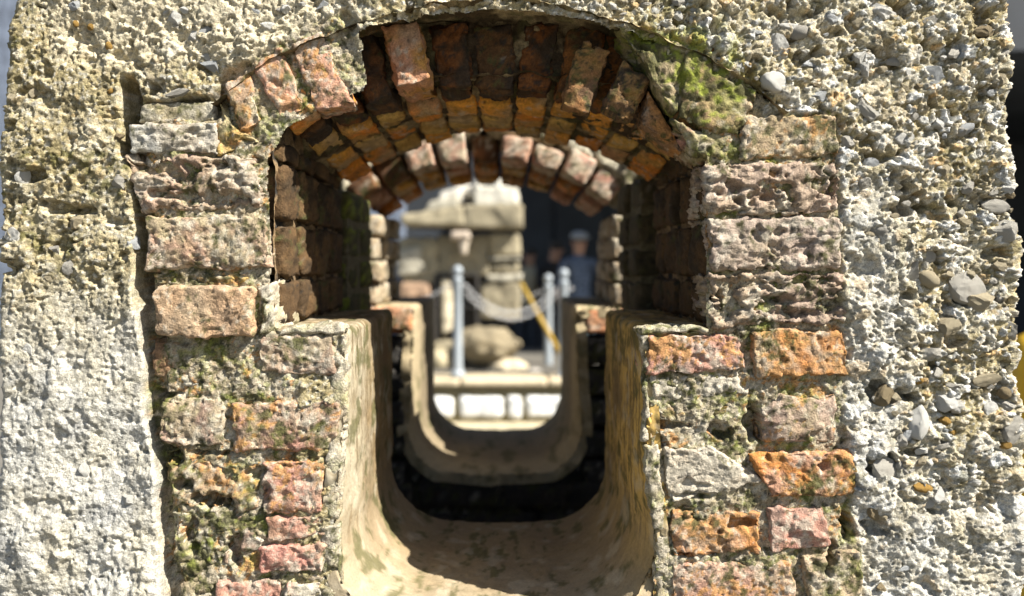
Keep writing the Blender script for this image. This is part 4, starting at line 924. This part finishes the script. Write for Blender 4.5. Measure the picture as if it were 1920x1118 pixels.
# leaning yellow pole
M_YEL = plain('yellow_paint', (.45, .29, .04), .5, var=.35, scale=9)
def rod(name, a, b, rad, mat, parent=None, seg=16):
    a, b = Vector(a), Vector(b); me = lathe(name, [(0, 0), (rad, .002), (rad, (b - a).length - .002), (0, (b - a).length)], mat, seg)
    o = bpy.data.objects.new(name, me); COL.objects.link(o); o.location = a; o.rotation_euler = (b - a).to_track_quat('Z', 'Y').to_euler()
    return o
ry = .157; xa, za = P(976, 530, ry); xb, zb = P(1068, 690, ry)
o = rod('leaning_pole', (xb, Yr(ry), ZT + .0), (xa, Yr(ry) + .05, za), .020, M_YEL); o['label'] = 'yellow pole leaning left between the ruin and the grey posts'; o['category'] = 'pole'
M_YP = plain('yellow_plastic', (.75, .45, .03), .4)
xb_, zb_ = P(1921, 690, .42)
o = link('safety_cone', lathe('safety_cone', [(.0, 0), (.16, 0), (.16, .03), (.11, .04), (.085, .60), (.075, .86), (.05, .90), (0, .92)], M_YP)); o.location = (P(1934, 0, .42)[0], Yr(.42), -1.4)
o.scale = (1, 1, 1.27); o['label'] = 'yellow rounded bollard peeking out at the right edge behind the concrete'; o['category'] = 'bollard'; o.name = 'yellow_bollard'

# ================================================================== RUIN BEHIND THE CHAIN
RR = .148; YR = Yr(RR)
ruin = thing('stone_ruin', 'tall crumbling slab with a projecting shelf and a framed opening, behind the chain', 'ruin', (P(860, 0, RR)[0], YR, -1.4))
def U(*pts): return [P(x_, y_, RR) for x_, y_ in pts]
C1, C2, C3, C4 = (.27, .235, .16), (.34, .295, .20), (.42, .39, .31), (.20, .17, .11)
def rb(name, pts, y0, y1, col, seed, res=.022, amp=1.0, rad=.03): return lumpy(name, ruin, U(*pts), YR + y0, YR + y1, col, seed, res, amp, rad=rad)
rb('block', ((748, 446), (822, 446), (822, 520), (744, 520)), .0, .5, C2, 1)
rb('block', ((820, 440), (918, 440), (918, 518), (820, 518)), .01, .5, C1, 2)
rb('block', ((916, 438), (976, 438), (976, 480), (916, 480)), .0, .5, C2, 3)
rb('block', ((916, 482), (976, 482), (976, 486), (916, 488)), -.02, .5, C3, 4, rad=.006)
rb('block', ((920, 490), (974, 490), (974, 514), (920, 514)), .02, .5, C1, 5)
rb('block', ((914, 516), (978, 514), (978, 526), (914, 528)), -.02, .5, C3, 6, rad=.01)
rb('block', ((900, 528), (976, 526), (976, 600), (900, 600)), .0, .5, C1, 7)
rb('block', ((760, 516), (814, 518), (814, 530), (752, 532)), .0, .5, C2, 9, rad=.01)
rb('block', ((738, 470), (790, 462), (800, 512), (746, 520)), -.04, .3, C3, 10)
rb('brick', ((748, 530), (806, 528), (808, 556), (744, 562)), -.03, .3, (.40, .27, .18), 11)
rb('brick', ((756, 556), (806, 556), (808, 580), (760, 586)), -.03, .3, (.60, .24, .10), 12)
rb('block', ((744, 584), (818, 580), (818, 700), (748, 704)), .0, .5, C1, 13)
# lintel shelf and crest
rb('shelf', ((757, 404), (872, 388), (872, 428), (757, 424)), -.20, .5, C2, 14)
rb('shelf', ((870, 386), (980, 384), (980, 430), (870, 430)), -.20, .5, C1, 15)
rb('crest_stone', ((806, 380), (862, 366), (862, 392), (796, 402)), -.16, .4, C3, 16)
rb('crest_stone', ((826, 362), (866, 350), (868, 382), (822, 380)), -.12, .4, (.60, .57, .50), 17)
rb('crest_stone', ((858, 348), (894, 346), (894, 372), (858, 372)), -.04, .4, (.66, .62, .54), 18)
rb('crest_stone', ((888, 350), (972, 352), (974, 390), (888, 390)), -.14, .4, (.62, .59, .50), 19)
for x_ in (896, 934, 969): rb('crest_stone', ((x_ - 5, 338), (x_ + 5, 338), (x_ + 5, 356), (x_ - 6, 356)), -.14, -.02, (.70, .68, .6), x_, rad=.015, res=.015)
rb('broken_bracket', ((846, 436), (882, 434), (884, 448), (848, 450)), -.22, .05, (.60, .50, .40), 21, rad=.015)
rb('broken_bracket', ((860, 448), (882, 446), (876, 478), (866, 478)), -.18, .05, (.56, .48, .38), 22, rad=.02)
M_DARKF = plain('metal_frame_and_niche_shade', (.05, .045, .04), .5)
for a_, b_, c_, d_ in ((814, 516, 820, 640), (892, 516, 898, 640), (814, 512, 898, 517)):
    (x0, z1), (x1, z0) = P(a_, b_, RR), P(c_, d_, RR); child('opening_frame', box_mesh('opening_frame', x0, x1, YR - .012, YR + .10, z0, z1, M_DARKF, .004), ruin)
child('niche_shade_panel', box_mesh('niche_shade_panel', P(816, 0, RR)[0], P(900, 0, RR)[0], YR + .42, YR + .46, P(0, 645, RR)[1], P(0, 512, RR)[1], M_DARKF), ruin)  # added dark panel standing in for the shade inside the opening
rb('channel_wall', ((826, 522), (846, 522), (846, 622), (828, 634)), .02, .3, (.66, .58, .42), 23, rad=.02)
rb('channel_wall', ((800, 640), (900, 640), (896, 668), (808, 668)), .02, .4, C1, 24)
rb('block', ((770, 640), (800, 640), (810, 706), (780, 706)), .0, .4, C4, 25)
boulder = thing('boulder', 'rounded tan boulder at the foot of the ruin, behind the leftmost post', 'boulder', (P(920, 0, .152)[0], Yr(.152), -1.1))
v, f = cube_grid(14, 14, 14); n_ = v - .5; n_ = n_ / np.linalg.norm(n_, axis=1)[:, None]
v = n_ * np.array([.30, .26, .17]); v = v * (1 + .20 * fbm(v + 2, 3, 3, 1) + .10 * facet(v + 3, 6, 4)[0])[:, None]; cxz = P(915, 645, .152); v += np.array([cxz[0], Yr(.152), cxz[1]])
o = child('rock', mesh_np('rock', v, f, M_FAR), boulder); o.color = (.24, .20, .13, 1)
for nm, lab, px, py, r_, sc, col in (('rock', 'pale wedge of rock under the boulder on the right', 950, 690, .153, (.17, .16, .10), (.56, .48, .34)), ('rock', 'dark rock under the boulder on the left', 905, 694, .151, (.20, .12, .07), (.20, .16, .10)),
                                     ('rock', 'tan rock left of the leftmost post', 826, 680, .151, (.12, .14, .15), (.44, .38, .25)), ('rock', 'small pale stone by the middle post', 1004, 700, .155, (.10, .1, .04), (.60, .56, .5))):
    v, f = cube_grid(9, 9, 9); n_ = v - .5; n_ = n_ / np.linalg.norm(n_, axis=1)[:, None]
    v = n_ * np.array(sc); v = v * (1 + .15 * facet(v + px, 8, 4)[0] + .25 * fbm(v + px, 4, 3, 1))[:, None]
    x_, z_ = P(px, py, r_); o = link(nm, mesh_np(nm, v, f, M_FAR)); o.location = (x_, Yr(r_), z_); o.color = (*col, 1); o['label'] = lab; o['category'] = 'rock'

# ================================================================== BUILDINGS BEHIND
M_DK = plain('dark_timber_wall', (.030, .036, .045), .7, var=.3, scale=1.5)
M_DK2 = plain('dark_grey_column', (.10, .10, .105), .6, var=.1)
M_BL = plain('blue_grey_boards', (.16, .19, .25), .8, var=.35, scale=6)
hall = thing('dark_hall', 'very dark open-fronted building in shade at the right background', 'building', (3, 9.8, -1.4))
child('rear_wall', box_mesh('rear_wall', -1.9, 14, 11.5, 11.7, -1.4, 6.5, M_DK), hall)
child('shade_roof', box_mesh('shade_roof', .35, 12.4, 5.95, 11.9, 1.9, 2.1, M_DK), hall)  # unseen roof, set low and far forward to shade the people
child('side_wall', box_mesh('side_wall', -1.9, -1.75, 9.8, 11.49, -1.4, 3.6, M_DK), hall)
for k, x_ in enumerate((4.2, 7.0, 7.9, 8.6, 11.0)):
    child('column', box_mesh('column', x_, x_ + .16, 8.6, 8.76, -1.4, 3.6, M_DK2, .01), hall)
for k in range(14):
    child('wall_panel', box_mesh('wall_panel', -.1 + k * .85, .7 + k * .85, 11.45, 11.498, -1.3, 3.4, M_DK, .01), hall)
# side screen that throws the hall's interior into shade
child('end_wall', box_mesh('end_wall', 12.0, 12.15, 7.9, 11.6, -1.4, 3.6, M_DK), hall)
shed = thing('boarded_building', 'blue-grey building of upright boards at the left background', 'building', (-4, 9.5, -1.4))
child('wall', box_mesh('wall', -12, -1.42, 9.5, 9.7, -1.4, 4.5, M_BL), shed)
BM_ = box_mesh('board', -.075, .075, -.03, .0, 0, 5.8, M_BL, .006)
for k in range(68):
    o = link('board', BM_, shed); o.location = (-1.50 - k * .165 + 4, 0, .04)

# ================================================================== PEOPLE
def skin_mat(name, c): return plain(name, c, .6, var=.05)
M_SKIN = skin_mat('skin', (.42, .24, .16)); M_HAIR = plain('dark_hair', (.03, .025, .02), .7)
def person(loc, label, shirt, trousers, rotz, arm='down', cap=None, h=1.66, lean=0.0):
    t = thing('person', label, 'person', loc); t.rotation_euler = (0, 0, rotz)
    s = h / 1.7
    J = {'pel': (0, 0, .95), 'wai': (0, .0, 1.10), 'che': (0, .02 + lean * .3, 1.32), 'nec': (0, .02 + lean * .5, 1.47), 'hd1': (0, lean * .7, 1.54)}
    def arm_pts(sg, mode):
        if mode == 'up': return [(sg * .19, .02, 1.40), (sg * .27, -.10, 1.18), (sg * .20, -.30, 1.42), (sg * .19, -.34, 1.50)]
        if mode == 'front': return [(sg * .19, .02, 1.40), (sg * .24, -.02, 1.14), (sg * .12, -.24, 1.14), (sg * .08, -.31, 1.15)]
        return [(sg * .19, .02, 1.40), (sg * .25, .02, 1.12), (sg * .25, -.05, .88), (sg * .25, -.07, .80)]
    V = []; E = []; Rr = []
    def av(p, r_, par=None):
        V.append(Vector(p) * s); Rr.append(r_ * s)
        if par is not None: E.append((par, len(V) - 1))
        return len(V) - 1
    pel = av(J['pel'], .135); wa = av(J['wai'], .12, pel); ch = av(J['che'], .135, wa); ne = av(J['nec'], .055, ch); hd = av((0, lean * .6 - .005, 1.56), .075, ne); ht = av((0, lean * .7, 1.64), .082, hd)
    for sg, mode in ((-1, 'down' if arm != 'front' else 'front'), (1, arm)):
        a = arm_pts(sg, mode); i0 = av(a[0], .055, ch); i1 = av(a[1], .042, i0); i2 = av(a[2], .03, i1)
        hnd = av(a[3], .034, i2)
        d = (Vector(a[3]) - Vector(a[2])).normalized(); sidev = Vector((1, 0, 0))
        for fi, (o_, ln_) in enumerate(((-.03, .07), (-.010, .08), (.012, .078), (.032, .062))):
            b = Vector(a[3]) + sidev * o_ + d * .03; f0 = av(b, .009, hnd); f1 = av(b + d * ln_ * .6 + Vector((0, .004, 0)), .008, f0); av(b + d * ln_ + Vector((0, .02, -.004)), .007, f1)
        b = Vector(a[3]) + sidev * (-sg * .04); f0 = av(b, .010, hnd); av(b + d * .045 - sidev * sg * .02, .009, f0)
    for sg in (-1, 1):
        k0 = av((sg * .10, 0, .86), .095, pel); k1 = av((sg * .11, -.02, .48), .06, k0); k2 = av((sg * .11, .02, .09), .04, k1); av((sg * .12, -.13, .045), .04, k2)
    me = bpy.data.meshes.new('body'); me.from_pydata(V, E, []); me.update()
    o = bpy.data.objects.new('body', me); COL.objects.link(o); o.parent = t
    md = o.modifiers.new('skin', 'SKIN'); md.use_smooth_shade = True
    for i_, r_ in enumerate(Rr): me.skin_vertices[0].data[i_].radius = (r_, r_ * (.75 if i_ < 3 else .95))
    me.skin_vertices[0].data[0].use_root = True
    sb = o.modifiers.new('sub', 'SUBSURF'); sb.levels = 2; sb.render_levels = 2
    bpy.context.view_layer.update(); dg = bpy.context.evaluated_depsgraph_get()
    m2 = bpy.data.meshes.new_from_object(o.evaluated_get(dg)); o.modifiers.clear(); o.data = m2; m2.name = 'body'
    m2.materials.clear()
    for m_ in (M_SKIN, shirt, trousers): m2.materials.append(m_)
    for pgn in m2.polygons:
        c = pgn.center / s; pgn.use_smooth = True
        if c.z > 1.475 : pgn.material_index = 0
        elif c.z > .93 and not (c.y < -.20) and not (abs(c.x) > .18 and c.z < 1.12): pgn.material_index = 1
        elif c.z < .95 and abs(c.x) < .22: pgn.material_index = 2
        else: pgn.material_index = 0
    # face: nose, ears, eyes, mouth; hair or cap
    def ell(name, c, rad3, mat, seg=12):
        v_, f_ = cube_grid(6, 6, 6); n2 = v_ - .5; n2 = n2 / np.linalg.norm(n2, axis=1)[:, None]
        oo = link(name, mesh_np(name, (n2 * np.array(rad3) + np.array(c)) * s, f_, mat), t); return oo
    hy = lean * .7
    ell('nose', (0, hy - .088, 1.60), (.012, .018, .022), M_SKIN)
    for sg in (-1, 1):
        ell('ear', (sg * .080, hy + .005, 1.60), (.010, .018, .030), M_SKIN); ell('eye', (sg * .030, hy - .076, 1.62), (.012, .008, .007), M_HAIR)
    ell('mouth', (0, hy - .080, 1.562), (.022, .006, .006), plain('lips', (.35, .12, .10)))
    ell('hair', (0, hy + .018, 1.655), (.088, .088, .075), M_HAIR)
    if cap is not None:
        ell('cap', (0, hy + .0, 1.675), (.095, .098, .058), cap); ell('cap_peak', (0, hy - .115, 1.655), (.062, .062, .008), cap)
    return t
M_SH1 = plain('blue_white_print_shirt', (.09, .12, .18), .8, var=.9, scale=40)
M_SH2 = plain('black_cloth', (.02, .02, .022), .8); M_SH3 = plain('beige_cloth', (.42, .36, .24), .8); M_CAP = plain('pale_grey_cap', (.32, .34, .36), .8, var=.3)
M_TR = plain('dark_trousers', (.05, .055, .07), .8); M_SK = plain('light_blue_cloth', (.45, .66, .72), .8)
def at_px(px, r_): return (P(px, 0, r_)[0], Yr(r_), -1.4)
person(at_px(1086, .128), 'person in a pale cap and blue-and-white patterned shirt, one hand raised', M_SH1, M_SK, .5, 'up', M_CAP, 1.70)
person(at_px(1030, .120), 'person dressed in black leaning forward in the shade, face lit', M_SH2, M_TR, .9, 'front', None, 1.62, -.15)
person(at_px(992, .116), 'person in a beige shirt half hidden behind the ruin', M_SH3, M_TR, -.6, 'down', None, 1.55)
